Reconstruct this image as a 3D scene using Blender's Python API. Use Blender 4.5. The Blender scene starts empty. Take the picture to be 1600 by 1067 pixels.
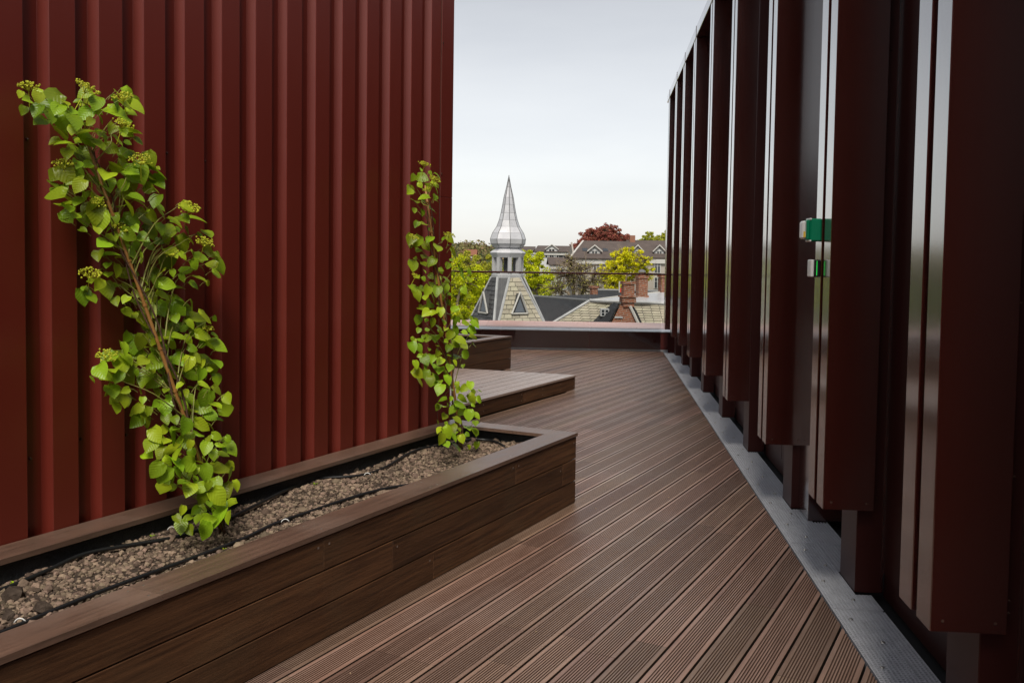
import bpy, bmesh, math, random
from mathutils import Vector, Matrix, noise as mnoise
random.seed(7)
R = math.radians
scene = bpy.context.scene
col = scene.collection

# ------------------------------------------------------------------ camera
F_PX, EYE, ROLL, PITCH = 1500.0, 1.58, 0.0145, 0.05
PPX, PPY = 800.0, 398 + 1500.0 * math.tan(0.05)
cd = bpy.data.cameras.new('camera')
cam = bpy.data.objects.new('camera', cd); col.objects.link(cam)
cd.sensor_fit = 'HORIZONTAL'; cd.sensor_width = 36; cd.lens = F_PX / 1600 * 36
cd.shift_y = -(533.5 - PPY) / 1600
cd.clip_start = 0.05; cd.clip_end = 6000
cam.location = (0, 0, EYE)
cam.rotation_euler = (Matrix.Rotation(math.pi / 2 - PITCH, 3, 'X') @ Matrix.Rotation(ROLL, 3, 'Z')).to_euler()
scene.camera = cam

# ------------------------------------------------------------------ sky and sun
SUN_AZ, SUN_EL = R(183), R(53)          # azimuth clockwise from +Y
w = bpy.data.worlds.new('World'); scene.world = w; w.use_nodes = True
nt = w.node_tree; nt.nodes.clear()
sky = nt.nodes.new('ShaderNodeTexSky'); sky.sky_type = 'NISHITA'; sky.sun_disc = False
sky.sun_elevation = SUN_EL; sky.sun_rotation = SUN_AZ
sky.air_density = 1.0; sky.dust_density = 0.6; sky.ozone_density = 1.0; sky.altitude = 50
hs = nt.nodes.new('ShaderNodeHueSaturation'); hs.inputs['Saturation'].default_value = 0.22
# thin veil of high cloud: soft streaks
tc = nt.nodes.new('ShaderNodeTexCoord')
mp = nt.nodes.new('ShaderNodeMapping'); mp.inputs['Scale'].default_value = (1.2, 1.2, 5.0)
nz = nt.nodes.new('ShaderNodeTexNoise'); nz.inputs['Scale'].default_value = 1.6; nz.inputs['Detail'].default_value = 5
cr = nt.nodes.new('ShaderNodeValToRGB')
cr.color_ramp.elements[0].position = 0.25; cr.color_ramp.elements[0].color = (0.90, 0.90, 0.92, 1)
cr.color_ramp.elements[1].position = 0.75; cr.color_ramp.elements[1].color = (1.13, 1.11, 1.085, 1)
mx = nt.nodes.new('ShaderNodeMix'); mx.data_type = 'RGBA'; mx.blend_type = 'MULTIPLY'; mx.inputs['Factor'].default_value = 1
bg = nt.nodes.new('ShaderNodeBackground'); bg.inputs['Strength'].default_value = 0.062
wo = nt.nodes.new('ShaderNodeOutputWorld')
L = nt.links
L.new(sky.outputs[0], hs.inputs['Color'])
L.new(tc.outputs['Generated'], mp.inputs[0]); L.new(mp.outputs[0], nz.inputs['Vector']); L.new(nz.outputs['Fac'], cr.inputs[0])
L.new(hs.outputs[0], mx.inputs['A']); L.new(cr.outputs[0], mx.inputs['B'])
L.new(mx.outputs['Result'], bg.inputs[0]); L.new(bg.outputs[0], wo.inputs[0])
sd = bpy.data.lights.new('sun', 'SUN'); sd.energy = 1.5; sd.angle = R(20); sd.color = (1, 0.93, 0.82)
sun = bpy.data.objects.new('sun', sd); col.objects.link(sun)
to_sun = Vector((math.sin(SUN_AZ) * math.cos(SUN_EL), math.cos(SUN_AZ) * math.cos(SUN_EL), math.sin(SUN_EL)))
sun.rotation_euler = (-to_sun).to_track_quat('-Z', 'Y').to_euler()
sun.location = (8, -6, 14)
vs = scene.view_settings
vs.view_transform = 'Standard'; vs.look = 'None'; vs.exposure = 1.1; vs.gamma = 1; vs.use_curve_mapping = False
scene.render.engine = 'CYCLES'
scene.cycles.caustics_reflective = False; scene.cycles.caustics_refractive = False; scene.cycles.sample_clamp_indirect = 4
scene.cycles.max_bounces = 8; scene.cycles.transparent_max_bounces = 12

# ------------------------------------------------------------------ survey helpers
def ray(px, py):
    x, y = px - PPX, py - PPY
    c, s = math.cos(ROLL), math.sin(ROLL)
    xr, yr = c * x + s * y, -s * x + c * y
    cp, sp = math.cos(PITCH), math.sin(PITCH)
    return Vector((xr, F_PX * cp - yr * sp, -yr * cp - F_PX * sp))
def at(px, py, Y):
    d = ray(px, py); return Vector((0, 0, EYE)) + d * (Y / d.y)
def on_level(px, py, z):
    d = ray(px, py); return Vector((0, 0, EYE)) + d * ((z - EYE) / d.z)
TA, TB = R(27.6), R(5.2)
A = Vector((math.sin(TA), math.cos(TA), 0)); N = Vector((math.cos(TA), -math.sin(TA), 0))
B = Vector((math.sin(TB), math.cos(TB), 0)); M = Vector((math.cos(TB), -math.sin(TB), 0))
def on_wall(px, py, n):
    d = ray(px, py); return Vector((0, 0, EYE)) + d * (n / d.dot(N))
ROT_A = math.pi / 2 - TA      # local x = a, local y = -n
ROT_B = math.pi / 2 - TB      # local x = b, local y = -m
def la(p): return Vector((p.dot(A), -p.dot(N), p.z))

# ------------------------------------------------------------------ mesh helpers
class MB:
    def __init__(s): s.v = []; s.f = []; s.uv = None
    def add(s, vs_, fs_):
        o = len(s.v); s.v += [tuple(p) for p in vs_]; s.f += [tuple(i + o for i in f) for f in fs_]; return s
    def box(s, x0, x1, y0, y1, z0, z1):
        return s.add([(x0,y0,z0),(x1,y0,z0),(x1,y1,z0),(x0,y1,z0),(x0,y0,z1),(x1,y0,z1),(x1,y1,z1),(x0,y1,z1)],
              [(0,3,2,1),(4,5,6,7),(0,1,5,4),(1,2,6,5),(2,3,7,6),(3,0,4,7)])
    def cbox(s, x0, x1, y0, y1, z0, z1, c=0.002):
        bm = bmesh.new(); bmesh.ops.create_cube(bm, size=1)
        for v in bm.verts:
            v.co = Vector((x0 if v.co.x < 0 else x1, y0 if v.co.y < 0 else y1, z0 if v.co.z < 0 else z1))
        bmesh.ops.bevel(bm, geom=bm.edges[:], offset=c, segments=1, affect='EDGES')
        bm.verts.index_update()
        s.add([v.co for v in bm.verts], [[v.index for v in f.verts] for f in bm.faces]); bm.free(); return s
    def prism(s, poly, z0, z1):            # poly counter-clockwise seen from above
        n = len(poly)
        vs_ = [(x, y, z0) for x, y in poly] + [(x, y, z1) for x, y in poly]
        fs_ = [tuple(range(n - 1, -1, -1)), tuple(range(n, 2 * n))]
        fs_ += [(i, (i + 1) % n, n + (i + 1) % n, n + i) for i in range(n)]
        return s.add(vs_, fs_)
    def slab(s, quad, t):                  # planar polygon given a thickness against its normal
        q = [Vector(p) for p in quad]; nrm = (q[1] - q[0]).cross(q[2] - q[0]).normalized()
        n = len(q); lo = [p - nrm * t for p in q]
        return s.add(q + lo, [tuple(range(n)), tuple(range(2 * n - 1, n - 1, -1))] + [(i, n + i, n + (i + 1) % n, (i + 1) % n) for i in range(n)])
    def tube(s, pts, rad, seg=6):
        pts = [Vector(p) for p in pts]
        if not hasattr(rad, '__len__'): rad = [rad] * len(pts)
        vs_, fs_ = [], []
        for i, p in enumerate(pts):
            d = (pts[min(i + 1, len(pts) - 1)] - pts[max(i - 1, 0)]).normalized()
            u = d.cross(Vector((0.31, 0.17, 0.93)));
            if u.length < 1e-3: u = d.cross(Vector((1, 0, 0)))
            u.normalize(); q = d.cross(u)
            for k in range(seg):
                an = 2 * math.pi * k / seg
                vs_.append(p + (u * math.cos(an) + q * math.sin(an)) * rad[i])
        for i in range(len(pts) - 1):
            for k in range(seg):
                a_, b_ = i * seg + k, i * seg + (k + 1) % seg
                fs_.append((a_, b_, b_ + seg, a_ + seg))
        fs_.append(tuple(range(seg - 1, -1, -1))); e = (len(pts) - 1) * seg; fs_.append(tuple(range(e, e + seg)))
        return s.add(vs_, fs_)
    def ico(s, c, r, jit=0.0, sq=1.0):
        for_ = ICO
        vs_ = []
        rot = Matrix.Rotation(random.random() * 6.28, 3, 'Z') @ Matrix.Rotation(random.random() * 6.28, 3, 'X')
        for p in for_[0]:
            q = rot @ (Vector(p) * r * (1 + random.uniform(-jit, jit)))
            vs_.append((c[0] + q.x, c[1] + q.y, c[2] + q.z * sq))
        return s.add(vs_, for_[1])
    def lathe(s, prof, seg, cx=0, cy=0, rot=0, cap=True):
        vs_ = []; fs_ = []
        for r, z in prof:
            for k in range(seg):
                an = rot + 2 * math.pi * k / seg
                vs_.append((cx + r * math.cos(an), cy + r * math.sin(an), z))
        for i in range(len(prof) - 1):
            for k in range(seg):
                a_, b_ = i * seg + k, i * seg + (k + 1) % seg
                fs_.append((a_, b_, b_ + seg, a_ + seg))
        if cap:
            fs_.append(tuple(range(seg - 1, -1, -1))); e = (len(prof) - 1) * seg; fs_.append(tuple(range(e, e + seg)))
        return s.add(vs_, fs_)
    def mesh(s, name):
        me = bpy.data.meshes.new(name); me.from_pydata(s.v, [], s.f); me.update(); return me
    def build(s, name, mat, parent=None, smooth=False, loc=None, rotz=None, fix=False):
        me = s.mesh(name)
        if fix:
            bm = bmesh.new(); bm.from_mesh(me); bmesh.ops.recalc_face_normals(bm, faces=bm.faces); bm.to_mesh(me); bm.free()
        if mat: me.materials.append(mat)
        if smooth: me.polygons.foreach_set('use_smooth', [True] * len(me.polygons))
        return link(name, me, parent, loc, rotz)
_bm = bmesh.new(); bmesh.ops.create_icosphere(_bm, subdivisions=1, radius=1); _bm.verts.index_update()
ICO = ([v.co.copy() for v in _bm.verts], [[v.index for v in f.verts] for f in _bm.faces]); _bm.free()
def link(name, me, parent=None, loc=None, rotz=None):
    o = bpy.data.objects.new(name, me); col.objects.link(o)
    if parent: o.parent = parent
    if loc is not None: o.location = loc
    if rotz is not None: o.rotation_euler = (0, 0, rotz)
    return o
def tag(o, label=None, cat=None, group=None, kind=None):
    if label: o['label'] = label
    if cat: o['category'] = cat
    if group: o['group'] = group
    if kind: o['kind'] = kind
    return o
def empty(name, loc=(0, 0, 0), rotz=0):
    o = bpy.data.objects.new(name, None); col.objects.link(o); o.location = loc; o.rotation_euler = (0, 0, rotz)
    o.empty_display_size = 0.2
    return o

# ------------------------------------------------------------------ materials
def mat(name, base, rough=0.5, spec=0.5, metal=0.0, var=None, vscale=3.0, stretch=(1, 1, 1), bump=0.0, bscale=40.0,
        rnd=0.0, island=0.0, trans=0.0, rvar=0.0, coat=0.0, huev=0.0, dirt=None):
    m = bpy.data.materials.new(name); m.use_nodes = True
    t = m.node_tree; b = t.nodes['Principled BSDF']; K = t.links
    b.inputs['Roughness'].default_value = rough; b.inputs['Metallic'].default_value = metal
    b.inputs['Specular IOR Level'].default_value = spec
    b.inputs['Coat Weight'].default_value = coat; b.inputs['Coat Roughness'].default_value = 0.12; b.inputs['Coat IOR'].default_value = 1.9
    tcn = t.nodes.new('ShaderNodeTexCoord'); mpn = t.nodes.new('ShaderNodeMapping'); mpn.inputs['Scale'].default_value = stretch
    K.new(tcn.outputs['Object'], mpn.inputs[0])
    oi = t.nodes.new('ShaderNodeObjectInfo')
    if rnd or huev:
        ad = t.nodes.new('ShaderNodeVectorMath'); ad.operation = 'ADD'
        ml = t.nodes.new('ShaderNodeVectorMath'); ml.operation = 'SCALE'; ml.inputs[0].default_value = (37, 17, 23)
        K.new(oi.outputs['Random'], ml.inputs['Scale']); K.new(tcn.outputs['Object'], ad.inputs[0]); K.new(ml.outputs[0], ad.inputs[1])
        K.new(ad.outputs[0], mpn.inputs[0])
    rgb = t.nodes.new('ShaderNodeRGB'); rgb.outputs[0].default_value = (*base, 1)
    cur = rgb.outputs[0]
    if var:
        n1 = t.nodes.new('ShaderNodeTexNoise'); n1.inputs['Scale'].default_value = vscale; n1.inputs['Detail'].default_value = 6
        n1.inputs['Roughness'].default_value = 0.62
        K.new(mpn.outputs[0], n1.inputs['Vector'])
        rp = t.nodes.new('ShaderNodeValToRGB'); rp.color_ramp.elements[0].position = 0.33; rp.color_ramp.elements[1].position = 0.68
        rp.color_ramp.elements[0].color = (*var, 1); rp.color_ramp.elements[1].color = (*base, 1)
        K.new(n1.outputs['Fac'], rp.inputs[0]); cur = rp.outputs[0]
        if rvar:
            mr = t.nodes.new('ShaderNodeMapRange'); mr.inputs['To Min'].default_value = rough - rvar; mr.inputs['To Max'].default_value = rough + rvar
            mr.inputs['From Min'].default_value = 0.3; mr.inputs['From Max'].default_value = 0.7
            K.new(n1.outputs['Fac'], mr.inputs['Value']); K.new(mr.outputs[0], b.inputs['Roughness'])
    if dirt:
        n3 = t.nodes.new('ShaderNodeTexNoise'); n3.inputs['Scale'].default_value = dirt[1]; n3.inputs['Detail'].default_value = 8
        K.new(tcn.outputs['Object'], n3.inputs['Vector'])
        r3 = t.nodes.new('ShaderNodeMapRange'); r3.inputs['From Min'].default_value = 0.5; r3.inputs['From Max'].default_value = 0.78; r3.inputs['To Max'].default_value = dirt[2]
        K.new(n3.outputs['Fac'], r3.inputs['Value'])
        m3 = t.nodes.new('ShaderNodeMix'); m3.data_type = 'RGBA'; m3.inputs['B'].default_value = (*dirt[0], 1)
        K.new(r3.outputs[0], m3.inputs['Factor']); K.new(cur, m3.inputs['A']); cur = m3.outputs['Result']
    if rnd or island or huev:
        h = t.nodes.new('ShaderNodeHueSaturation')
        src = oi.outputs['Random']
        if island:
            ge = t.nodes.new('ShaderNodeNewGeometry'); src = ge.outputs['Random Per Island']
        amt = island or rnd
        mr = t.nodes.new('ShaderNodeMapRange'); mr.inputs['To Min'].default_value = 1 - amt; mr.inputs['To Max'].default_value = 1 + amt
        K.new(src, mr.inputs['Value']); K.new(mr.outputs[0], h.inputs['Value'])
        if huev:
            wn = t.nodes.new('ShaderNodeTexWhiteNoise'); wn.noise_dimensions = '1D'; K.new(src, wn.inputs['W'])
            m2 = t.nodes.new('ShaderNodeMapRange'); m2.inputs['To Min'].default_value = 0.5 - huev; m2.inputs['To Max'].default_value = 0.5 + huev
            K.new(wn.outputs['Value'], m2.inputs['Value']); K.new(m2.outputs[0], h.inputs['Hue'])
        K.new(cur, h.inputs['Color']); cur = h.outputs[0]
    K.new(cur, b.inputs['Base Color'])
    if bump:
        n2 = t.nodes.new('ShaderNodeTexNoise'); n2.inputs['Scale'].default_value = bscale; n2.inputs['Detail'].default_value = 4
        K.new(mpn.outputs[0], n2.inputs['Vector'])
        bn = t.nodes.new('ShaderNodeBump'); bn.inputs['Strength'].default_value = bump; bn.inputs['Distance'].default_value = 0.01
        K.new(n2.outputs['Fac'], bn.inputs['Height']); K.new(bn.outputs[0], b.inputs['Normal'])
    if trans:
        tr = t.nodes.new('ShaderNodeBsdfTranslucent'); ms = t.nodes.new('ShaderNodeMixShader'); ms.inputs[0].default_value = trans
        K.new(cur, tr.inputs['Color']); K.new(b.outputs[0], ms.inputs[1]); K.new(tr.outputs[0], ms.inputs[2])
        K.new(ms.outputs[0], t.nodes['Material Output'].inputs[0])
    return m
T = {}
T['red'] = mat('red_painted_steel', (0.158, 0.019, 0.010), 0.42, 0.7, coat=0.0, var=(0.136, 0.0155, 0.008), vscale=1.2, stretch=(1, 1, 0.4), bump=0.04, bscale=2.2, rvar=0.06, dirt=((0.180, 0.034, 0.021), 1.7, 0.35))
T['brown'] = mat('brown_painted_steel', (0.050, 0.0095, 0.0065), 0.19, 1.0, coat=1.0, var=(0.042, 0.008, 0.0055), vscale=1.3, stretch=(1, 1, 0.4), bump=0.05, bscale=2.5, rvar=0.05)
T['postm'] = mat('brown_steel_post', (0.048, 0.010, 0.008), 0.42, 0.35, var=(0.04, 0.008, 0.006), vscale=1.5)
T['panel'] = mat('brown_steel_panel', (0.042, 0.010, 0.008), 0.5, 0.25, var=(0.036, 0.008, 0.006), vscale=1.3, stretch=(1, 1, 0.4))
T['deck'] = mat('ribbed_bamboo', (0.325, 0.203, 0.148), 0.36, 1.0, var=(0.205, 0.118, 0.082), vscale=5, stretch=(0.5, 9, 9), bump=0.2, bscale=60, rnd=0.26, rvar=0.06, huev=0.008, dirt=((0.36, 0.28, 0.24), 1.3, 0.4))
T['deck_side'] = mat('shaded_bamboo_edge', (0.030, 0.018, 0.013), 0.8, 0.2)  # shade of the board gaps put into the colour of the sides
T['deck_groove'] = mat('shaded_groove', (0.120, 0.074, 0.055), 0.8, 0.2)  # groove shade painted in, darker than the board tops
T['wood'] = mat('dark_bamboo', (0.125, 0.057, 0.025), 0.5, 0.4, var=(0.036, 0.016, 0.008), vscale=6, stretch=(0.4, 12, 12), bump=0.2, bscale=45, rnd=0.28, rvar=0.06, dirt=((0.10, 0.065, 0.035), 3, 0.4))
T['cap'] = mat('bamboo_cap', (0.180, 0.105, 0.074), 0.36, 0.6, var=(0.10, 0.062, 0.046), vscale=5, stretch=(0.5, 9, 9), bump=0.2, bscale=60, rnd=0.12, rvar=0.05, dirt=((0.27, 0.20, 0.165), 2.2, 0.5))
T['platform'] = mat('bamboo_platform', (0.40, 0.305, 0.26), 0.30, 0.8, var=(0.30, 0.22, 0.185), vscale=5, stretch=(0.5, 9, 9), bump=0.2, bscale=60, rnd=0.12, rvar=0.05)
T['dark'] = mat('black_membrane', (0.012, 0.012, 0.013), 0.8)
T['liner'] = mat('grey_liner', (0.028, 0.03, 0.034), 0.75, var=(0.016, 0.017, 0.02), vscale=30, bump=0.6, bscale=120)
T['galv'] = mat('galvanised_steel', (0.62, 0.63, 0.67), 0.42, 0.7, metal=0.1, var=(0.52, 0.53, 0.57), vscale=14, rvar=0.08)
T['screw'] = mat('steel_screw', (0.5, 0.48, 0.46), 0.3, metal=0.9)
T['dscrew'] = mat('painted_screw', (0.16, 0.09, 0.07), 0.25, metal=0.5)
T['soil'] = mat('soil', (0.10, 0.075, 0.058), 0.95, 0.1, var=(0.035, 0.025, 0.02), vscale=18, bump=0.9, bscale=50)
T['pebble'] = mat('clay_gravel', (0.205, 0.148, 0.108), 0.9, 0.15, island=0.62, bump=0.3, bscale=200, huev=0.015)
T['hose'] = mat('black_hose', (0.012, 0.012, 0.013), 0.35)
T['white'] = mat('white_plastic', (0.8, 0.8, 0.78), 0.4)
T['bamboo'] = mat('bamboo_cane', (0.42, 0.21, 0.06), 0.45, var=(0.30, 0.13, 0.035), vscale=6, stretch=(1, 1, 3))
T['stem'] = mat('vine_stem', (0.13, 0.065, 0.035), 0.8, var=(0.06, 0.03, 0.018), vscale=40, bump=0.5)
T['twig'] = mat('green_twig', (0.24, 0.24, 0.05), 0.6)
T['flower'] = mat('flower_bud', (0.60, 0.62, 0.035), 0.6, island=0.25, trans=0.25)
T['parapet'] = mat('parapet_steel', (0.13, 0.03, 0.026), 0.30, var=(0.11, 0.025, 0.021), vscale=2, rvar=0.05)
T['ledge'] = mat('ledge_steel', (0.72, 0.38, 0.30), 0.30, 0.6, var=(0.40, 0.17, 0.13), vscale=1.5, stretch=(0.3, 2, 1))
T['alu'] = mat('aluminium_flashing', (0.78, 0.76, 0.78), 0.38, metal=0.5, var=(0.54, 0.54, 0.56), vscale=3)
T['green'] = mat('green_plastic', (0.0, 0.20, 0.095), 0.35)
T['black'] = mat('black_plastic', (0.012, 0.010, 0.012), 0.35)
def emit(name, c, s):
    m = bpy.data.materials.new(name); m.use_nodes = True; b = m.node_tree.nodes['Principled BSDF']
    b.inputs['Base Color'].default_value = (*c, 1); b.inputs['Emission Color'].default_value = (*c, 1); b.inputs['Emission Strength'].default_value = s
    return m
T['led'] = emit('green_led', (0.02, 0.7, 0.08), 0.35)
def glass(name, tint, lo, hi):
    m = bpy.data.materials.new(name); m.use_nodes = True; t = m.node_tree; t.nodes.clear()
    o = t.nodes.new('ShaderNodeOutputMaterial'); tr = t.nodes.new('ShaderNodeBsdfTransparent'); tr.inputs[0].default_value = (*tint, 1)
    g = t.nodes.new('ShaderNodeBsdfGlossy'); g.inputs['Roughness'].default_value = 0.01
    fr = t.nodes.new('ShaderNodeFresnel'); fr.inputs[0].default_value = 1.45
    ms = t.nodes.new('ShaderNodeMixShader'); K = t.links
    K.new(fr.outputs[0], ms.inputs[0]); K.new(tr.outputs[0], ms.inputs[1]); K.new(g.outputs[0], ms.inputs[2]); K.new(ms.outputs[0], o.inputs[0])
    return m
T['glass'] = glass('clear_glass', (0.965, 0.975, 0.97), 0, 1)
T['pane'] = mat('window_glass', (0.03, 0.035, 0.04), 0.06, 0.8)

# leaf material with veins (uv: u across -1..1, v along 0..1)
def leaf_mat():
    m = mat('vine_leaf', (0.35, 0.50, 0.020), 0.36, 0.45, rnd=0.40, huev=0.022, trans=0.42)
    t = m.node_tree; K = t.links; b = t.nodes['Principled BSDF']
    uv = t.nodes.new('ShaderNodeUVMap'); sx = t.nodes.new('ShaderNodeSeparateXYZ'); K.new(uv.outputs[0], sx.inputs[0])
    ab = t.nodes.new('ShaderNodeMath'); ab.operation = 'ABSOLUTE'; K.new(sx.outputs[0], ab.inputs[0])
    m1 = t.nodes.new('ShaderNodeMath'); m1.operation = 'MULTIPLY'; m1.inputs[1].default_value = 0.45; K.new(ab.outputs[0], m1.inputs[0])
    s1 = t.nodes.new('ShaderNodeMath'); s1.operation = 'SUBTRACT'; K.new(sx.outputs[1], s1.inputs[0]); K.new(m1.outputs[0], s1.inputs[1])
    m2 = t.nodes.new('ShaderNodeMath'); m2.operation = 'MULTIPLY'; m2.inputs[1].default_value = 38; K.new(s1.outputs[0], m2.inputs[0])
    sn = t.nodes.new('ShaderNodeMath'); sn.operation = 'SINE'; K.new(m2.outputs[0], sn.inputs[0])
    bp = t.nodes.new('ShaderNodeBump'); bp.inputs['Strength'].default_value = 0.16; bp.inputs['Distance'].default_value = 0.003
    K.new(sn.outputs[0], bp.inputs['Height']); K.new(bp.outputs[0], b.inputs['Normal'])
    return m
T['leaf'] = leaf_mat()

# ------------------------------------------------------------------ terrace deck
PITCHN, GAP = 0.1457, 0.0105
def a_grate(n): return (1.068 - M.dot(N) * n) / M.dot(A)
def a_par(n): return (15.97 - n * N.y) / A.y
deck = MB().prism([(-6, 3.2), (-6, -6), (9, -2), (16.5, 4), (15.5, 12), (5.5, 12), (5.5, 3.2)], -0.10, -0.06).build('deck', T['dark'], None, rotz=ROT_A, fix=True)
tag(deck, 'dark ribbed timber decking of the roof terrace', None, kind='structure')
W = PITCHN - GAP
prof = [(0, -0.055), (0, -0.001), (0.001, 0)]
g0 = 0.016; ng = 9; gp = (W - 2 * g0) / ng
for i in range(ng):
    y = g0 + gp * (i + 0.25)
    prof += [(y, 0), (y + 0.0004, -0.0065), (y + gp * 0.5 - 0.0004, -0.0065), (y + gp * 0.5, 0)]
prof += [(W - 0.001, 0), (W, -0.001), (W, -0.055)]
rr = random.Random(3)
nboards = 0
k = -46
while True:
    n_hi = -2.361 + GAP / 2 * 0 + (k + 1) * PITCHN; n_lo = n_hi - W      # board spans n_lo..n_hi
    if n_hi > 1.75: break
    nc = (n_lo + n_hi) / 2
    if nc > -2.50: st = -2.0
    elif nc > -3.40: st = 5.40
    elif nc > -4.60: st = 5.57
    elif nc > -6.2: st = 10.1
    else: st = 11.6
    def aend(n): return min(a_grate(n), a_par(n))
    e_mid = aend(nc)
    if e_mid - st > 0.25:
        cuts = [st]
        first = st + rr.uniform(0.4, 1.9)
        x = first
        while x < min(aend(n_lo), aend(n_hi)) - 0.35: cuts.append(x); x += 1.9
        for i, c0 in enumerate(cuts):
            last = i == len(cuts) - 1
            vs_ = []; P_ = len(prof)
            for (yo, z) in prof: vs_.append((c0 + 0.0008, -(n_hi - yo), z))
            for (yo, z) in prof:
                e = aend(n_hi - yo) if last else cuts[i + 1] - 0.0008
                vs_.append((e, -(n_hi - yo), z))
            fs_ = [(j, P_ + j, P_ + j + 1, j + 1) for j in range(P_ - 1)]
            fs_ += [tuple(range(P_)), tuple(range(2 * P_ - 1, P_ - 1, -1)), (0, P_ - 1, 2 * P_ - 1, P_)]
            mb = MB().add(vs_, fs_); o = mb.build('deck_board', T['deck'], deck); nboards += 1
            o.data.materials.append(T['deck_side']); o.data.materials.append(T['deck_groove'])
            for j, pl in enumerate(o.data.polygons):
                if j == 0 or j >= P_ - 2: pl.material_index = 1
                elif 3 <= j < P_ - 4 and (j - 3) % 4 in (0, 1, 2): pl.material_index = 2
    k += 1
print('deck boards', nboards)
rd = MB().box(-12, 9, -15.8, -1.4, -0.5, -0.062).build('rear_terrace', T['cap'])
tag(rd, kind='structure')
fl_ = MB(); rq = random.Random(9)
for i in range(70):
    a_ = rq.uniform(1.5, 9); n_ = rq.uniform(-2.3, (1.0 - M.dot(A) * a_) / M.dot(N)) if (1.0 - M.dot(A) * a_) / M.dot(N) > -2.3 else None
    if n_ is None: continue
    r_ = rq.uniform(.002, .006); t_ = rq.uniform(0, 6.28)
    fl_.add([(a_ + r_ * math.cos(t_ + q) * (1.6 if q_ % 2 else 1), -n_ + r_ * math.sin(t_ + q), 0.0015 + 0.002 * (q_ % 2)) for q_, q in enumerate((0, 1.57, 3.14, 4.71))], [(0, 1, 2, 3)])
tag(fl_.build('litter', mat('dry_litter', (0.42, 0.30, 0.18), 0.8, island=0.6), deck), kind='stuff')

# ------------------------------------------------------------------ drain grating along the right wall
PL = [(3.15, 3.44), (4.628, 4.917), (6.16, 6.43), (7.94, 8.21), (9.62, 9.90), (11.38, 11.66), (12.84, 13.12), (14.2, 14.48), (15.55, 15.9)]
PLB = [(-1.35, -1.06), (0.15, 0.44), (1.65, 1.94)] + PL
grate = MB().box(-2, 16.0, -1.40, -1.07, -0.16, -0.12).build('grating', T['dark'], None, rotz=ROT_B)
tag(grate, 'galvanised steel drain grating strip along the foot of the fins', None, kind='structure')
def blocked(b0, b1): return any(p0 - 0.02 < b1 and p1 + 0.02 > b0 for p0, p1 in PLB)
bpos = 0.4; gi = 0
while bpos < 15.9:
    b1 = min(bpos + 1.0, 15.94)
    mb = MB()
    m0, m1 = 1.076, 1.232
    mb.box(bpos + 0.002, b1 - 0.002, -m0 - 0.004, -m0, -0.03, 0.001)
    mb.box(bpos + 0.002, b1 - 0.002, -m1, -m1 + 0.004, -0.03, 0.001)
    mm = m0 + 0.0150
    while mm < m1 - 0.006:
        mb.box(bpos + 0.006, b1 - 0.006, -mm - 0.0068, -mm, -0.003, 0.0); mm += 0.0172
    x = bpos + 0.0065
    while x < b1 - 0.006:
        ext = 1.0
        wide = 1.385 if 4.93 < x < 5.84 else 1.300
        far = m1 if blocked(x, x + 0.004) else wide
        mb.box(x, x + 0.0075, -far, -m0 - 0.003, -0.005, -0.001); x += 0.0185
    # the bars of the widened bays between the posts
    mm = m1 + 0.0150
    while mm < 1.387:
        x = bpos
        run = None
        while x < b1 - 0.006:
            wide = 1.387 if 4.93 < x < 5.84 else 1.300
            ok = (not blocked(x, x + 0.02)) and mm < wide
            if ok and run is None: run = x + 0.002
            if (not ok or x + 0.02 >= b1 - 0.006) and run is not None:
                if x - run > 0.03: mb.box(run, x - 0.001, -mm - 0.0068, -mm, -0.003, 0.0)
                run = None
            x += 0.02
        mm += 0.0172
    g = mb.build('grating_panel', T['galv'], grate)
    cl = MB()
    for q in range(4):
        cl.lathe([(0.010, 0.001), (0.009, 0.005), (0.004, 0.007)], 8, bpos + 0.12 + q * 0.25, -(1.12 if q % 2 else 1.19) - rr.uniform(0, 0.02))
    tag(cl.build('clip', T['screw'], g), kind='stuff')
    bpos += 1.0

# ------------------------------------------------------------------ right building: fins, posts, panels, coping
ZT = 4.24
rb = empty('fin_clad_building', (0, 0, 0), ROT_B)
tag(rb, 'dark brown building clad in tall projecting metal fins beside the grating', 'building')
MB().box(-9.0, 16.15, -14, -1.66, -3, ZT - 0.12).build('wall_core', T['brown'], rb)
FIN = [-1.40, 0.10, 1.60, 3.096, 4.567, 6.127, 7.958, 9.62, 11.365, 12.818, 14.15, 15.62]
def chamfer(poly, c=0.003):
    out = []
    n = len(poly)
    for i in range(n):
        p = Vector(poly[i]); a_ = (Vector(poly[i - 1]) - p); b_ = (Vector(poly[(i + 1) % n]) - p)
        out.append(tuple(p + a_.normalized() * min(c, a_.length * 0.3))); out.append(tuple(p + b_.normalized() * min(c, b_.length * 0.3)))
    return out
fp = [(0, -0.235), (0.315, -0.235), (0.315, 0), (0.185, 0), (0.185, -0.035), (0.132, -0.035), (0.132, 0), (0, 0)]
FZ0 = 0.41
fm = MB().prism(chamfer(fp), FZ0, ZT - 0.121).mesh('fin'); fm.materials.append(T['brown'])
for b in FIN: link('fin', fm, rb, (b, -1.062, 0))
pm = MB().prism(chamfer([(0, -0.13), (0.28, -0.13), (0.28, 0), (0, 0)]), 0.002, ZT - 0.14).mesh('post'); pm.materials.append(T['postm'])
for p0, p1 in PLB: link('post', pm, rb, (p0, -1.236, 0))
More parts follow.
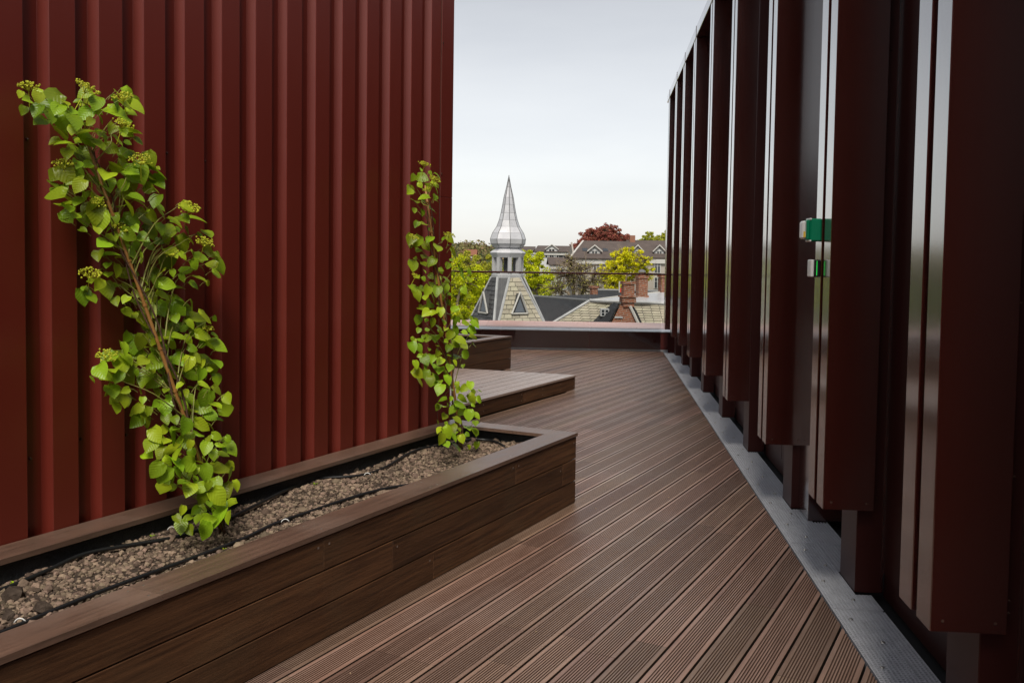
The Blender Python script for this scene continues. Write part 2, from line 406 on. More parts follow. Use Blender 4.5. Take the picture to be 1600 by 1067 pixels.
# recessed wall panels between the posts
sc = MB()
edges = sorted(PLB)
for i in range(len(edges) - 1):
    b0, b1 = edges[i][1] - 0.0, edges[i + 1][0]
    if i == 4:          # the bay with the door stays open
        continue
    mid = (b0 + b1) / 2
    for c0, c1 in ((b0 - 0.25, mid - 0.004), (mid + 0.004, b1 + 0.02)):
        MB().cbox(c0, c1, -1.40, -1.362, 0.10, ZT - 0.13, 0.003).build('wall_panel', T['panel'], rb)
    MB().box(b0 - 0.25, b1 + 0.02, -1.39, -1.375, -0.02, 0.10).build('skirting', T['panel'], rb)
    for z in [0.25 + 0.6 * q for q in range(7)]:
        for bb in (mid - 0.03, mid + 0.035):
            sc.add(*(lambda q: (q.v, q.f))(MB().lathe([(0.006, 0), (0.006, 0.004), (0.003, 0.005)], 6)) if False else ([], []))
            sc.box(bb - 0.005, bb + 0.005, -1.362, -1.357, z - 0.005, z + 0.005)
for b in FIN:                                     # rivets on the faces that look down the terrace
    for z in [0.46, 0.5] + [0.9 + 0.55 * q for q in range(6)]:
        sc.lathe([(0.005, z - 0.004), (0.006, z), (0.003, z + 0.005)], 6, b + 0.056, -1.322)
    for mm in (1.10, 1.26):
        sc.box(b - 0.0025, b, -mm - 0.004, -mm + 0.004, FZ0 + 0.03, FZ0 + 0.038)
tag(sc.build('screw', T['dscrew'], rb), kind='stuff')
# small flashing line next to each post
ln = MB().box(-0.006, 0.004, -0.010, 0, 0.01, ZT - 0.15).mesh('flashing'); ln.materials.append(T['brown'])
for p0, p1 in PLB: link('flashing', ln, rb, (p0 - 0.001, -1.352, 0))
# door bay
MB().cbox(5.87, 6.17, -1.63, -1.28, 0.002, ZT - 0.15, 0.003).build('door_jamb', T['brown'], rb)
dr = MB().cbox(4.93, 5.862, -1.62, -1.585, 0.02, 2.2, 0.003).build('door', T['brown'], rb)
MB().tube([(5.05, -1.58, 1.02), (5.05, -1.53, 1.02), (5.18, -1.53, 1.02)], 0.010, 8).build('handle', T['screw'], dr)
MB().cbox(4.925, 5.865, -1.64, -1.575, 2.21, ZT - 0.15, 0.003).build('door_head_panel', T['brown'], rb)
# coping
bnds = [-9.0] + [f for f in FIN] + [16.18]
for i in range(len(bnds) - 1):
    x0, x1 = bnds[i] + 0.002, bnds[i + 1] - 0.002
    MB().cbox(x0, x1, -1.75, -1.055, ZT - 0.12, ZT, 0.004).build('coping', T['brown'], rb)
    MB().box(x0 - 0.010, x0 + 0.014, -1.06, -1.0505, ZT - 0.122, ZT + 0.003).build('coping_seam', T['brown'], rb)
# end return of the wall
MB().cbox(15.945, 16.16, -1.66, -1.30, 0.0, ZT - 0.13, 0.003).build('end_panel', T['brown'], rb)

# unseen wing added behind the viewer to darken reflections in the fins
rw = empty('added_rear_wing', (0, -16, 0)); tag(rw, 'unseen dark red metal clad wing added to darken reflections in the fins', 'building')
MB().box(-10, 9, -4, -0.05, -3, 4.2).build('wall_core', T['brown'], rw)
wp = MB().cbox(0, 0.49, -0.05, 0, 0.02, 4.2, 0.004).mesh('wall_panel'); wp.materials.append(T['brown'])
for i in range(38): link('wall_panel', wp, rw, (-10 + i * 0.5, 0, 0))
# devices on the second fin
g = empty('call_point', tuple(B * 4.80 + M * 1.062 + Vector((0, 0, 1.72))), ROT_B)
tag(g, 'green emergency door release box with clear cover on a fin', 'call point')
MB().cbox(-0.045, 0.045, 0, 0.055, -0.055, 0.055, 0.006).build('body', T['green'], g)
MB().cbox(-0.043, 0.043, 0.0555, 0.072, -0.048, 0.048, 0.005).build('front_plate', T['green'], g)
MB().cbox(-0.047, 0.047, 0.048, 0.058, 0.048, 0.057, 0.003).build('top_hinge', T['white'], g)
MB().cbox(-0.047, 0.047, 0.048, 0.058, -0.057, -0.048, 0.003).build('bottom_latch', T['white'], g)
MB().cbox(-0.040, 0.040, 0.0725, 0.090, -0.044, 0.044, 0.008).build('cover', T['white'], g)
yel = mat('yellow_print', (0.75, 0.5, 0.05), 0.4)
MB().box(-0.0415, -0.0402, 0.076, 0.086, -0.036, -0.008).build('instruction_print', yel, g)
g = empty('card_reader', tuple(B * 4.80 + M * 1.062 + Vector((0, 0, 1.535))), ROT_B)
tag(g, 'small black and white card reader with a green light strip', 'card reader')
MB().cbox(-0.040, 0.040, 0, 0.030, -0.042, 0.042, 0.005).build('body', T['black'], g)
MB().cbox(-0.040, 0.040, 0.0305, 0.046, -0.042, 0.042, 0.004).build('front_cover', T['white'], g)
MB().box(-0.0415, -0.0402, 0.0165, 0.0190, -0.034, 0.036).build('light_strip', T['led'], g)

# ------------------------------------------------------------------ left building: ribbed red cladding
lb = empty('rib_clad_building', (0, 0, 0), ROT_A)
tag(lb, 'dark red building clad in vertical ribbed metal sheets behind the vines', 'building')
NW = -3.372; HL = 3.8; PER = 0.2307
MB().box(-7.0, 5.50, -NW + 0.062, 12, -3, HL - 0.02).build('wall_core', T['red'], lb)
# one sheet: recess, near flank, outer flat, far flank
r_ = 0.045
sp = [(0.0, r_), (0.068, r_), (0.070, r_ - 0.001), (0.0875, 0.002), (0.0905, 0), (0.206, 0), (0.209, 0.002), (0.2285, r_ - 0.001), (PER - 0.0006, r_), (PER - 0.0006, 0.06), (0, 0.06)]
pmesh = MB().prism([(x, -NW + y) for x, y in sp], 0.02, HL).mesh('cladding_panel'); pmesh.materials.append(T['red'])
x = 5.197 - 0.05 - 0.0685 + 0.0
a0 = 5.287 - 0.0905
j = 0
while a0 - j * PER > -4.0:
    link('cladding_panel', pmesh, lb, (a0 - j * PER, 0, 0)); j += 1
# end strip and corner flashing
e0 = a0 + PER - 0.0002 - 0.024
MB().cbox(a0 + PER + 0.0006, 5.41, -NW + 0.006, -NW + 0.06, 0.02, HL, 0.002).build('end_panel', T['red'], lb)
for z0, z1 in ((0.02, 1.953), (1.9534, HL)):
    MB().cbox(5.404, 5.555, -NW - 0.004, -NW + 0.30, z0, z1, 0.003).build('corner_flashing', T['red'], lb)
MB().box(5.398, 5.404, -NW - 0.002, -NW + 0.01, 0.02, HL).build('seam', T['dscrew'], lb)
for i in range(5):
    MB().cbox(5.51, 5.545, -NW + 0.302 + i * 1.1, -NW + 1.396 + i * 1.1, 0.02, HL - 0.01, 0.002).build('side_panel', T['red'], lb)
sc = MB()
for jj in range(0, 16):
    aa = a0 - jj * PER + 0.020
    for z in (0.75 + 0.02 * (jj % 3), 2.0 + 0.015 * (jj % 2), 3.3):
        sc.lathe([(0.006, z - 0.005), (0.007, z), (0.004, z + 0.005)], 6, aa, -NW + 0.042)
for z in (1.2, 2.1, 2.95): sc.box(5.408, 5.418, -NW - 0.008, -NW - 0.003, z, z + 0.01)
tag(sc.build('screw', T['dscrew'], lb), kind='stuff')
MB().cbox(-7, 5.57, -NW - 0.02, -NW + 0.5, HL + 0.001, HL + 0.10, 0.004).build('coping', T['red'], lb)

# ------------------------------------------------------------------ timber planters and platform (local frame: x = a, y = -n)
def stud(mb, x, y, z, r=0.0042): mb.lathe([(r, z - 0.001), (r, z + 0.0006), (r * 0.5, z + 0.0012)], 6, x, y)
def studf(mb, x, y, z, r=0.0045): mb.box(x - r, x + r, y - 0.0012, y + 0.001, z - r, z + r)
BH = 0.1365
def planter(label, nf, nb_, a_s, a_e, skew, joints, capj, soil_z, group):
    p = empty('planter', tuple(A * a_e + N * nf), ROT_A); tag(p, label, 'planter', group)
    # local origin at the front end corner: x along a (negative towards the near end), y into the planter
    x0 = a_s - a_e; D = nf - nb_
    def xe(y): return -y * math.tan(skew)
    S = MB()
    for r in range(3):
        z0 = 0.004 + r * (BH + 0.006); z1 = z0 + BH
        cs = [x0] + sorted(j - a_e for j in joints[r]) + [0.0]
        for i in range(len(cs) - 1):
            MB().cbox(cs[i] + 0.0006, cs[i + 1] - 0.0006, 0.004, 0.026, z0, z1, 0.0018).build('board', T['wood'], p)
            for ex, sg in ((cs[i], 1), (cs[i + 1], -1)):
                if r == 2 or random.random() < 0.15:
                    studf(S, ex + sg * 0.035, 0.004, z1 - 0.035)
        # end boards
        y0, y1 = 0.028, D
        MB().prism([(xe(y0) - 0.022, y0), (xe(y1) - 0.022, y1), (xe(y1), y1), (xe(y0), y0)][::-1], z0, z1).build('end_board', T['wood'], p, fix=True)
        MB().box(x0, -0.03, D - 0.022, D, z0, z1).build('back_board', T['wood'], p)
    zc0, zc1 = 0.4315, 0.452
    CW = 0.155
    # caps, mitred at the far corner
    cs = [x0] + sorted(j - a_e for j in capj) + [None]
    for i in range(len(cs) - 1):
        if cs[i + 1] is None:
            poly = [(cs[i] + 0.0006, -0.004), (0.006, -0.004), (xe(CW) - CW, CW), (cs[i] + 0.0006, CW)]
        else:
            poly = [(cs[i] + 0.0006, -0.004), (cs[i + 1] - 0.0006, -0.004), (cs[i + 1] - 0.0006, CW), (cs[i] + 0.0006, CW)]
        MB().prism(poly, zc0, zc1).build('cap_board', T['cap'], p)
        xa = cs[i]; xb = (cs[i + 1] if cs[i + 1] is not None else -0.05)
        for q in (xa + 0.03, xb - 0.03, (xa + xb) / 2):
            for yy in (0.03, 0.12): stud(S, q + random.uniform(-.004, .004), yy, zc1)
    MB().prism([(0.0068, -0.0036), (xe(D) + 0.006, D), (xe(D) - CW, D), (xe(CW) - CW + 0.0008, CW + 0.0004)], zc0, zc1 - 0.0008).build('cap_board', T['cap'], p)
    nb2 = 3
    for i in range(nb2):
        q0 = x0 + (xe(D) - CW - x0) * i / nb2; q1 = x0 + (xe(D) - CW - x0) * (i + 1) / nb2
        MB().box(q0 + 0.0006, q1 - 0.0006, D - CW, D, zc0, zc1).build('cap_board', T['cap'], p)
        for q in (q0 + 0.03, q1 - 0.03):
            for yy in (0.03, 0.11): stud(S, q, D - yy, zc1)
    tag(S.build('screw', T['screw'], p), kind='stuff')
    # liner and soil
    li = MB()
    li.box(x0, xe(D) - CW + 0.03, CW - 0.03, CW - 0.024, 0.1, zc0 - 0.001); li.box(x0, xe(D) - 0.06, D - CW + 0.03, D - CW + 0.036, 0.1, zc0 - 0.001)
    li.prism([(xe(0.05) - 0.10, 0.05), (xe(0.05) - 0.09, 0.05), (xe(D) - 0.09, D - 0.05), (xe(D) - 0.10, D - 0.05)], 0.1, zc0 - 0.002)
    li.build('liner', T['liner'], p, fix=True)
    nx, ny = 90, 16
    sv = []; sf = []
    for ix in range(nx + 1):
        for iy in range(ny + 1):
            xx = x0 + (xe(D) - 0.09 - x0) * ix / nx; yy = 0.12 + (D - 0.23) * iy / ny
            sv.append((xx, yy, soil_h(xx, yy, soil_z)))
    for ix in range(nx):
        for iy in range(ny):
            q = ix * (ny + 1) + iy; sf.append((q, q + ny + 1, q + ny + 2, q + 1))
    MB().add(sv, sf).build('soil', T['soil'], p, smooth=True)
    return p, D, x0
def soil_h(x, y, z): return z + 0.020 * mnoise.noise(Vector((x * 2.2, y * 4, 0.3))) + 0.010 * mnoise.noise(Vector((x * 9, y * 9, 1.7)))
def a_of(px, py, z): return on_level(px, py, z).dot(A)
SZ = 0.355
j3 = [a_of(515, 858, .38), a_of(813, 733, .38), 0.3]; j2 = [a_of(610, 862, .23), a_of(865, 737, .23), 0.9]; j1 = [a_of(690, 883, .08), 1.4]
p1, D1, X1 = planter('long timber planter with two climbing vines in front of the red wall', -2.440, -3.366, -1.0, 5.588, 0.0, [j1, j2, j3],
                     [a_of(235, 925, .45), a_of(670, 758, .45), 0.2], SZ, None)
pb = MB()
rg = random.Random(11)
AE = 5.588
for i in range(18000):
    x = -rg.uniform(0.10, 4.6) if rg.random() < 0.94 else -rg.uniform(0.1, 6.2)
    y = rg.uniform(0.13, D1 - 0.13)
    r = rg.choice((0.003, 0.0035, 0.004, 0.005, 0.006, 0.007, 0.008, 0.010, 0.013))
    if rg.random() < 0.006: r = rg.uniform(0.015, 0.028)
    random.seed(i)
    pb.ico((x, y, soil_h(x, y, SZ) + r * 0.3), r, 0.28, 0.75)
random.seed(7)
tag(pb.build('gravel', T['pebble'], p1), kind='stuff')
def local1(px, py, z): q = on_level(px, py, z); return Vector((q.dot(A) - AE, -q.dot(N) - 2.440, q.z))
cl = MB()
clods = [(555, 735, .030), (520, 740, .032), (20, 935, .04), (65, 955, .03), (540, 728, .022), (12, 965, .025)]
for px, py, r in clods:
    q = local1(px, py, SZ); o = MB().ico((0, 0, 0), r, 0.25, 0.8).ico((r * .5, r * .3, -r * .2), r * .7, 0.25).build('soil_clod', T['soil'], p1, smooth=False); o.location = (q.x, q.y, soil_h(q.x, q.y, SZ) + r * .4)
# drip hoses
def smooth_path(pts, k=6):
    out = []
    for i in range(len(pts) - 1):
        p0 = pts[max(i - 1, 0)]; p1_ = pts[i]; p2 = pts[i + 1]; p3 = pts[min(i + 2, len(pts) - 1)]
        for t_ in range(k):
            u = t_ / k
            out.append(0.5 * ((2 * p1_) + (p2 - p0) * u + (2 * p0 - 5 * p1_ + 4 * p2 - p3) * u * u + (3 * p1_ - p0 - 3 * p2 + p3) * u ** 3))
    out.append(pts[-1]); return out
HZ = SZ + 0.018
hose = empty('drip_hose', tuple(A * AE + N * -2.440), ROT_A)
tag(hose, 'black irrigation hose looped over the gravel of the long planter', 'hose')
back = [local1(x, y, HZ) for x, y in ((-160, 975), (-60, 938), (0, 917), (70, 890), (130, 868), (200, 852), (270, 838), (340, 815), (400, 790), (455, 762), (500, 748), (560, 743), (600, 728), (650, 706), (700, 692), (735, 687), (765, 687), (785, 694), (793, 702))]
for i, q in enumerate(back): q.z = soil_h(q.x, q.y, SZ) + 0.016 + 0.006 * math.sin(i * 1.7)
back[-1].z -= 0.02
front = [local1(x, y, HZ) for x, y in ((-160, 1050), (0, 984), (60, 958), (140, 926), (220, 898), (300, 867), (380, 836), (430, 817), (480, 798), (530, 781), (580, 767), (625, 757))]
front += [Vector((-1.1, 0.15, HZ)), Vector((-0.5, 0.145, HZ)), Vector((-0.28, 0.17, HZ)), back[-1].copy()]
for i, q in enumerate(front): q.z = soil_h(q.x, q.y, SZ) + 0.015 + 0.004 * math.sin(i * 2.1)
MB().tube(smooth_path(back) , 0.008, 8).build('hose_line', T['hose'], hose, smooth=True)
MB().tube(smooth_path(front)[:-1], 0.008, 8).build('hose_line', T['hose'], hose, smooth=True)
for px, py in ((443, 816), (572, 743), (26, 970), (265, 828)):
    q = local1(px, py, HZ); q.z = soil_h(q.x, q.y, SZ) + 0.012
    pts = [q + Vector((0.004 * t_, 0.013 * math.cos(t_ * math.pi / 6), 0.014 * math.sin(t_ * math.pi / 6) + 0.002)) for t_ in range(7)]
    MB().tube(pts, 0.0022, 5).build('clip', T['white'], hose, smooth=True)

p2, D2, X2 = planter('short timber planter standing in front of the parapet beyond the platform', -6.17, -7.3, 8.2, 11.80, R(8.0), [[9.4], [10.3], [9.0]], [10.0], 0.36, None)

# low platform
PF, PE, PB_ = -4.552, 10.355, -8.2
sk = R(8.0)
pf = empty('platform', tuple(A * PE + N * PF), ROT_A); tag(pf, 'low timber platform step between the red wall and the far planter', 'platform')
def px_(y): return -y * math.tan(sk)
y = -0.004; i = 0
while y < PF - PB_:
    y1 = y + 0.1365
    for c0, c1 in ((-4.2, -2.3 + (i % 3) * 0.4), (-2.298 + (i % 3) * 0.4, None)):
        pts = [(c0, y), ((px_(y) + 0.004) if c1 is None else c1, y), ((px_(y1) + 0.004) if c1 is None else c1, y1), (c0, y1)]
        MB().prism(pts, 0.150, 0.172).build('platform_board', T['platform'], pf)
    y += 0.1457; i += 1
S = MB()
for c0, c1 in ((-4.2, -1.35), (-1.348, 0.0)):
    MB().cbox(c0, c1, 0.006, 0.028, 0.006, 0.146, 0.0018).build('riser_board', T['wood'], pf)
    for q in (c0 + .04, c1 - .04, c0 + (c1 - c0) * .35, c0 + (c1 - c0) * .7):
        for z in (0.045, 0.11): studf(S, q, 0.006, z, 0.004)
MB().prism([(px_(.03) - 0.022, .03), (px_(.03), .03), (px_(3.6), 3.6), (px_(3.6) - 0.022, 3.6)], 0.006, 0.146).build('end_riser', T['wood'], pf, fix=True)
MB().box(-4.1, -0.6, 0.1, 3.5, 0.002, 0.13).build('joist_frame', T['dark'], pf)
for q in (-0.05, -0.9, -1.9, -3.0):
    yy = 0.03
    while yy < 3.5:
        stud(S, q + px_(yy), yy, 0.172); stud(S, q + px_(yy), yy + 0.08, 0.172); yy += 0.1457
tag(S.build('screw', T['screw'], pf), kind='stuff')

# ------------------------------------------------------------------ parapet and glass balustrade
pr = empty('parapet', (0, 16.06, 0), R(-0.9)); tag(pr, 'low dark red parapet with a pale metal ledge at the end of the deck', 'parapet')
xs = [-9.0, -4.62, -3.14, -1.66, -0.18, 1.30, 2.62]
for i in range(len(xs) - 1):
    MB().cbox(xs[i] + 0.0015, xs[i + 1] - 0.0015, 0, 0.04, 0.028, 0.318, 0.002).build('face_panel', T['parapet'], pr)
MB().box(-9, 2.62, 0.004, 0.03, -0.03, 0.027).build('base_channel', T['alu'], pr)
MB().box(-9, 2.75, 0.042, 1.75, -1.2, 0.316).build('core', T['parapet'], pr)
lx = [-9.0, -5.0, -0.1, 4.9]
S = MB()
for i in range(len(lx) - 1):
    MB().slab([(lx[i] + .001, -0.02, 0.330), (lx[i + 1] - .001, -0.02, 0.330), (lx[i + 1] - .001, 0.55, 0.334), (lx[i] + .001, 0.55, 0.334)], 0.012).build('flashing_strip', T['alu'], pr)
    q0, q1 = lx[i] - 0.35, lx[i + 1] - 0.35
    MB().slab([(q0 + .002, 0.50, 0.338), (q1 - .002, 0.50, 0.338), (q1 - .002, 1.80, 0.352), (q0 + .002, 1.80, 0.352)], 0.0035).build('ledge_sheet', T['ledge'], pr)
    for yy, st_ in ((0.25, 0.0), (0.62, 0.4), (1.5, 0.2)):
        x = lx[i] + st_ + .3
        while x < lx[i + 1]: stud(S, x, yy, 0.332 + (yy > .5) * (0.008 + (yy - .5) * .0108), 0.009); x += 0.78
tag(S.build('screw', T['dscrew'], pr), kind='stuff')
gr = empty('glass_balustrade', (0, 16.015, 0), R(-0.9)); tag(gr, 'clear glass balustrade with thin dark handrail in front of the parapet', 'balustrade')
gx = [-7.58, -6.10, -4.62, -3.14, -1.66, -0.18, 1.30, 2.49]
for i in range(len(gx) - 1):
    MB().box(gx[i] + 0.004, gx[i + 1] - 0.004, 0, 0.012, 0.02, 1.272).build('glass_pane', T['glass'], gr)
MB().cbox(-7.6, 2.60, -0.014, 0.026, 1.272, 1.302, 0.004).build('handrail', T['brown'], gr)

# ------------------------------------------------------------------ ground, hills
T['grass'] = mat('grass_ground', (0.06, 0.085, 0.025), 0.95, 0.1, var=(0.05, 0.05, 0.03), vscale=0.05)
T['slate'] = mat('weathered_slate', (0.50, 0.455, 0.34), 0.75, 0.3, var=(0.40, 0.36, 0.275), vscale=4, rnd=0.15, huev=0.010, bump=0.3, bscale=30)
T['dslate'] = mat('dark_and_shaded_slate', (0.085, 0.085, 0.085), 0.6, 0.4, var=(0.055, 0.055, 0.06), vscale=5, rnd=0.22, bump=0.3, bscale=30)
T['felt'] = mat('dark_roofing_felt', (0.040, 0.041, 0.045), 0.8, 0.3, var=(0.028, 0.029, 0.032), vscale=1.5, bump=0.3, bscale=20)
T['zinc'] = mat('zinc_sheet', (0.66, 0.66, 0.67), 0.40, 0.6, metal=0.2, var=(0.55, 0.55, 0.57), vscale=3, rnd=0.12, rvar=0.06)
T['lead'] = mat('lead_flashing', (0.50, 0.50, 0.49), 0.6, 0.4, var=(0.36, 0.36, 0.37), vscale=3)
T['dzinc'] = mat('zinc_seam', (0.20, 0.20, 0.20), 0.5, metal=0.3)
T['stone'] = mat('rendered_wall', (0.44, 0.39, 0.34), 0.9, 0.2, var=(0.38, 0.335, 0.29), vscale=0.6)
T['wwall'] = mat('white_wall', (0.62, 0.62, 0.61), 0.85, 0.2, var=(0.56, 0.56, 0.55), vscale=0.5)
T['roof'] = mat('brown_tile_roof', (0.125, 0.098, 0.086), 0.8, 0.3, var=(0.09, 0.07, 0.062), vscale=0.8, stretch=(1, 1, 3))
T['trim'] = mat('white_trim', (0.55, 0.53, 0.49), 0.6)
T['flag'] = mat('red_cloth', (0.6, 0.05, 0.02), 0.8)
def brick_mat():
    m = mat('old_brick', (0.30, 0.105, 0.055), 0.85, 0.2); t = m.node_tree; K = t.links; b = t.nodes['Principled BSDF']
    tcn = t.nodes.new('ShaderNodeTexCoord'); mpn = t.nodes.new('ShaderNodeMapping'); mpn.inputs['Rotation'].default_value = (R(90), 0, R(12))
    br = t.nodes.new('ShaderNodeTexBrick'); br.inputs['Scale'].default_value = 1.0; br.inputs['Brick Width'].default_value = 0.23; br.inputs['Row Height'].default_value = 0.075
    br.inputs['Mortar Size'].default_value = 0.012; br.inputs['Color1'].default_value = (0.34, 0.115, 0.055, 1); br.inputs['Color2'].default_value = (0.22, 0.075, 0.04, 1); br.inputs['Mortar'].default_value = (0.30, 0.22, 0.17, 1)
    K.new(tcn.outputs['Object'], mpn.inputs[0]); K.new(mpn.outputs[0], br.inputs['Vector']); K.new(br.outputs['Color'], b.inputs['Base Color'])
    return m
T['brick'] = brick_mat()
def fol(name, c, tr=0.35, isl=0.35, hv=0.02): return mat(name, c, 0.6, 0.2, island=isl, huev=hv, trans=tr)
T['lime'] = fol('lime_foliage', (0.62, 0.66, 0.016)); T['olive'] = fol('olive_foliage', (0.46, 0.46, 0.05)); T['yellow'] = fol('yellow_foliage', (0.74, 0.70, 0.016))
T['copper'] = fol('copper_foliage', (0.36, 0.12, 0.085), 0.25); T['midgreen'] = fol('green_foliage', (0.45, 0.46, 0.05)); T['drab'] = fol('drab_buds', (0.50, 0.45, 0.12), 0.25)
T['wood_far'] = fol('far_foliage', (0.24, 0.20, 0.085), 0.2, 0.5, 0.06)
T['bark'] = mat('bark', (0.34, 0.27, 0.19), 0.9, 0.1, var=(0.17, 0.13, 0.09), vscale=2)
GZ = -14.0
gd = MB().add([(-3000, -400, GZ), (3000, -400, GZ), (3000, 5000, GZ), (-3000, 5000, GZ)], [(0, 1, 2, 3)]).build('ground', T['grass'])
tag(gd, kind='structure')
tag(MB().box(-20, 12, -12, 17.6, GZ + 0.004, -3.02).build('terrace_building', T['stone']), 'rendered storeys of the building beneath the roof terrace', 'building')
hv = []; hf = []
HX, HY = 60, 14
for i in range(HX + 1):
    for j in range(HY + 1):
        x = -900 + 1800 * i / HX; y = 320 + 600 * j / HY
        hgt = max(0, math.sin(math.pi * min(1, j / HY * 1.2 + 0.0)) ) if j < HY else 0
        top = 20 + 5 * mnoise.noise(Vector((x * 0.004, 0.2, 0))) + (3 if x < 0 else 0)
        hv.append((x, y, GZ - 0.5 + top * hgt + 1.5 * mnoise.noise(Vector((x * .02, y * .02, 0)))))
for i in range(HX):
    for j in range(HY):
        q = i * (HY + 1) + j; hf.append((q, q + HY + 1, q + HY + 2, q + 1))
tag(MB().add(hv, hf).build('hill', T['grass'], smooth=True), kind='structure')

# ------------------------------------------------------------------ trees
def leaf_cloud(mb, c, rad, n, size, rg, squash=0.85):
    for _ in range(n):
        d = Vector((rg.gauss(0, 1), rg.gauss(0, 1), rg.gauss(0, 1))); d.normalize(); d *= rad * rg.random() ** 0.45
        p = c + Vector((d.x, d.y, d.z * squash))
        u = Vector((rg.gauss(0, 1), rg.gauss(0, 1), rg.gauss(0, 1))).normalized(); v = u.cross(Vector((rg.gauss(0, 1), rg.gauss(0, 1), rg.gauss(0, 1)))).normalized()
        s_ = size * rg.uniform(0.6, 1.4)
        mb.add([p - u * s_ * .5, p + v * s_ * .32, p + u * s_ * .5, p - v * s_ * .32], [(0, 1, 2, 3)])
def tree(name, label, Y, lobes, leaf, n, size, seed, clump=1.0, dens_twig=0, group='trees beyond the roofs'):
    rg = random.Random(seed)
    cs = [(at(px, py, Y + rg.uniform(-1, 1) * rp * Y / F_PX * 0.7), rp * Y / F_PX) for px, py, rp in lobes]
    mx_ = sum(c.x for c, r in cs) / len(cs); my = sum(c.y for c, r in cs) / len(cs)
    zlow = min(c.z - r for c, r in cs)
    n = int(n * 1.6); size *= 0.78
    root = empty(name, (mx_, my, GZ)); tag(root, label, 'tree', group)
    off = Vector((mx_, my, GZ))
    tot = sum(r ** 2 for c, r in cs)
    crown = MB(); trunk = MB()
    hgt = max(c.z for c, r in cs) - GZ
    fork = Vector((0, 0, max(3.0, zlow - GZ)))
    trunk.tube([Vector((0, 0, -0.2)), fork * 0.5 + Vector((rg.uniform(-.3, .3), 0, 0)), fork], [hgt * 0.022, hgt * 0.016, hgt * 0.012], 8)
    for c, r in cs:
        l = c - off
        m_ = fork.lerp(l, 0.5) + Vector((rg.uniform(-.4, .4), rg.uniform(-.4, .4), rg.uniform(-.2, .6)))
        trunk.tube([fork - Vector((0, 0, 0.3)), m_, l], [hgt * 0.010, hgt * 0.007, hgt * 0.003], 5)
        k_ = max(5, int(30 * clump))
        for q in range(k_):
            d = Vector((rg.gauss(0, 1), rg.gauss(0, 1), rg.gauss(0, 1))).normalized() * r * rg.uniform(0.30, 1.08)
            cc = l + d
            trunk.tube([l.lerp(cc, 0.0), l.lerp(cc, .55) + Vector((0, 0, r * .05)), cc], [hgt * .0035, hgt * .0022, hgt * .0008], 4)
            leaf_cloud(crown, cc, r * rg.uniform(0.16, 0.38), max(4, int(n * r * r / tot / k_)), size, rg, 0.75)
            for t_ in range(dens_twig):
                e = cc + Vector((rg.gauss(0, 1), rg.gauss(0, 1), rg.gauss(0, .8) + .3)) * r * 0.42
                trunk.tube([l.lerp(cc, rg.uniform(.3, .9)), cc.lerp(e, .5), e], [hgt * .0016, hgt * .0012, hgt * .0005], 3)
    crown.build('crown', T[leaf], root); trunk.build('trunk', T['bark'], root, smooth=True)
    return root
tree('tree', 'bright lime green tree left of the spire behind the near vine', 62, [(722, 440, 30), (748, 466, 26), (710, 418, 22), (745, 436, 18), (712, 478, 34), (742, 498, 30), (690, 450, 36)], 'lime', 15000, 0.17, 1)
tree('tree', 'olive green tree close behind the left side of the lantern', 96, [(748, 418, 24), (770, 424, 22), (728, 410, 18), (760, 438, 26)], 'olive', 8000, 0.26, 2)
tree('tree', 'lime green tree just right of the spire', 84, [(833, 416, 20), (824, 402, 12), (846, 440, 23), (830, 452, 24), (862, 450, 16), (818, 440, 18), (842, 402, 10)], 'lime', 11000, 0.21, 3)
tree('tree', 'nearly bare brown tree with fine twigs in front of the grey house', 72, [(884, 432, 24), (906, 428, 22), (872, 452, 20), (912, 452, 22), (892, 410, 16), (925, 440, 18)], 'drab', 1300, 0.13, 4, 0.9, 5)
tree('tree', 'yellow green tree in front of the grey house beside the chimneys', 80, [(962, 418, 22), (986, 410, 22), (948, 438, 18), (1002, 424, 18), (968, 444, 22), (978, 396, 14), (1008, 408, 10), (952, 458, 18), (936, 424, 10)], 'yellow', 13000, 0.19, 5, 1.2, 2)
tree('tree', 'copper red beech tree rising behind the dark roof', 165, [(940, 371, 21), (918, 378, 18), (964, 373, 18), (904, 386, 13), (945, 362, 13), (976, 378, 13), (928, 390, 18), (928, 366, 13), (958, 364, 12)], 'copper', 15000, 0.36, 6, 1.3)
tree('tree', 'pale green tree behind the ridge beside the fins', 175, [(1012, 376, 14), (1036, 373, 14), (998, 384, 10), (1055, 374, 18), (1025, 384, 14)], 'midgreen', 7000, 0.42, 8)
# far woodland reads as one mass
rg = random.Random(21)
wm = MB()
for i in range(520):
    X = rg.uniform(-150, 190); Y = rg.uniform(380, 560)
    z0 = GZ + 17 + rg.uniform(-2.5, 1.5) - (3.5 if X > 0 else 0) - (Y < 430) * 3
    leaf_cloud(wm, Vector((X, Y, z0 + 1.5)), rg.uniform(2.5, 4.5), 60, 1.3, rg, 0.9)
tag(wm.build('far_woodland', T['wood_far']), 'hazy brown and green woodland on the horizon', 'woodland', kind='stuff')

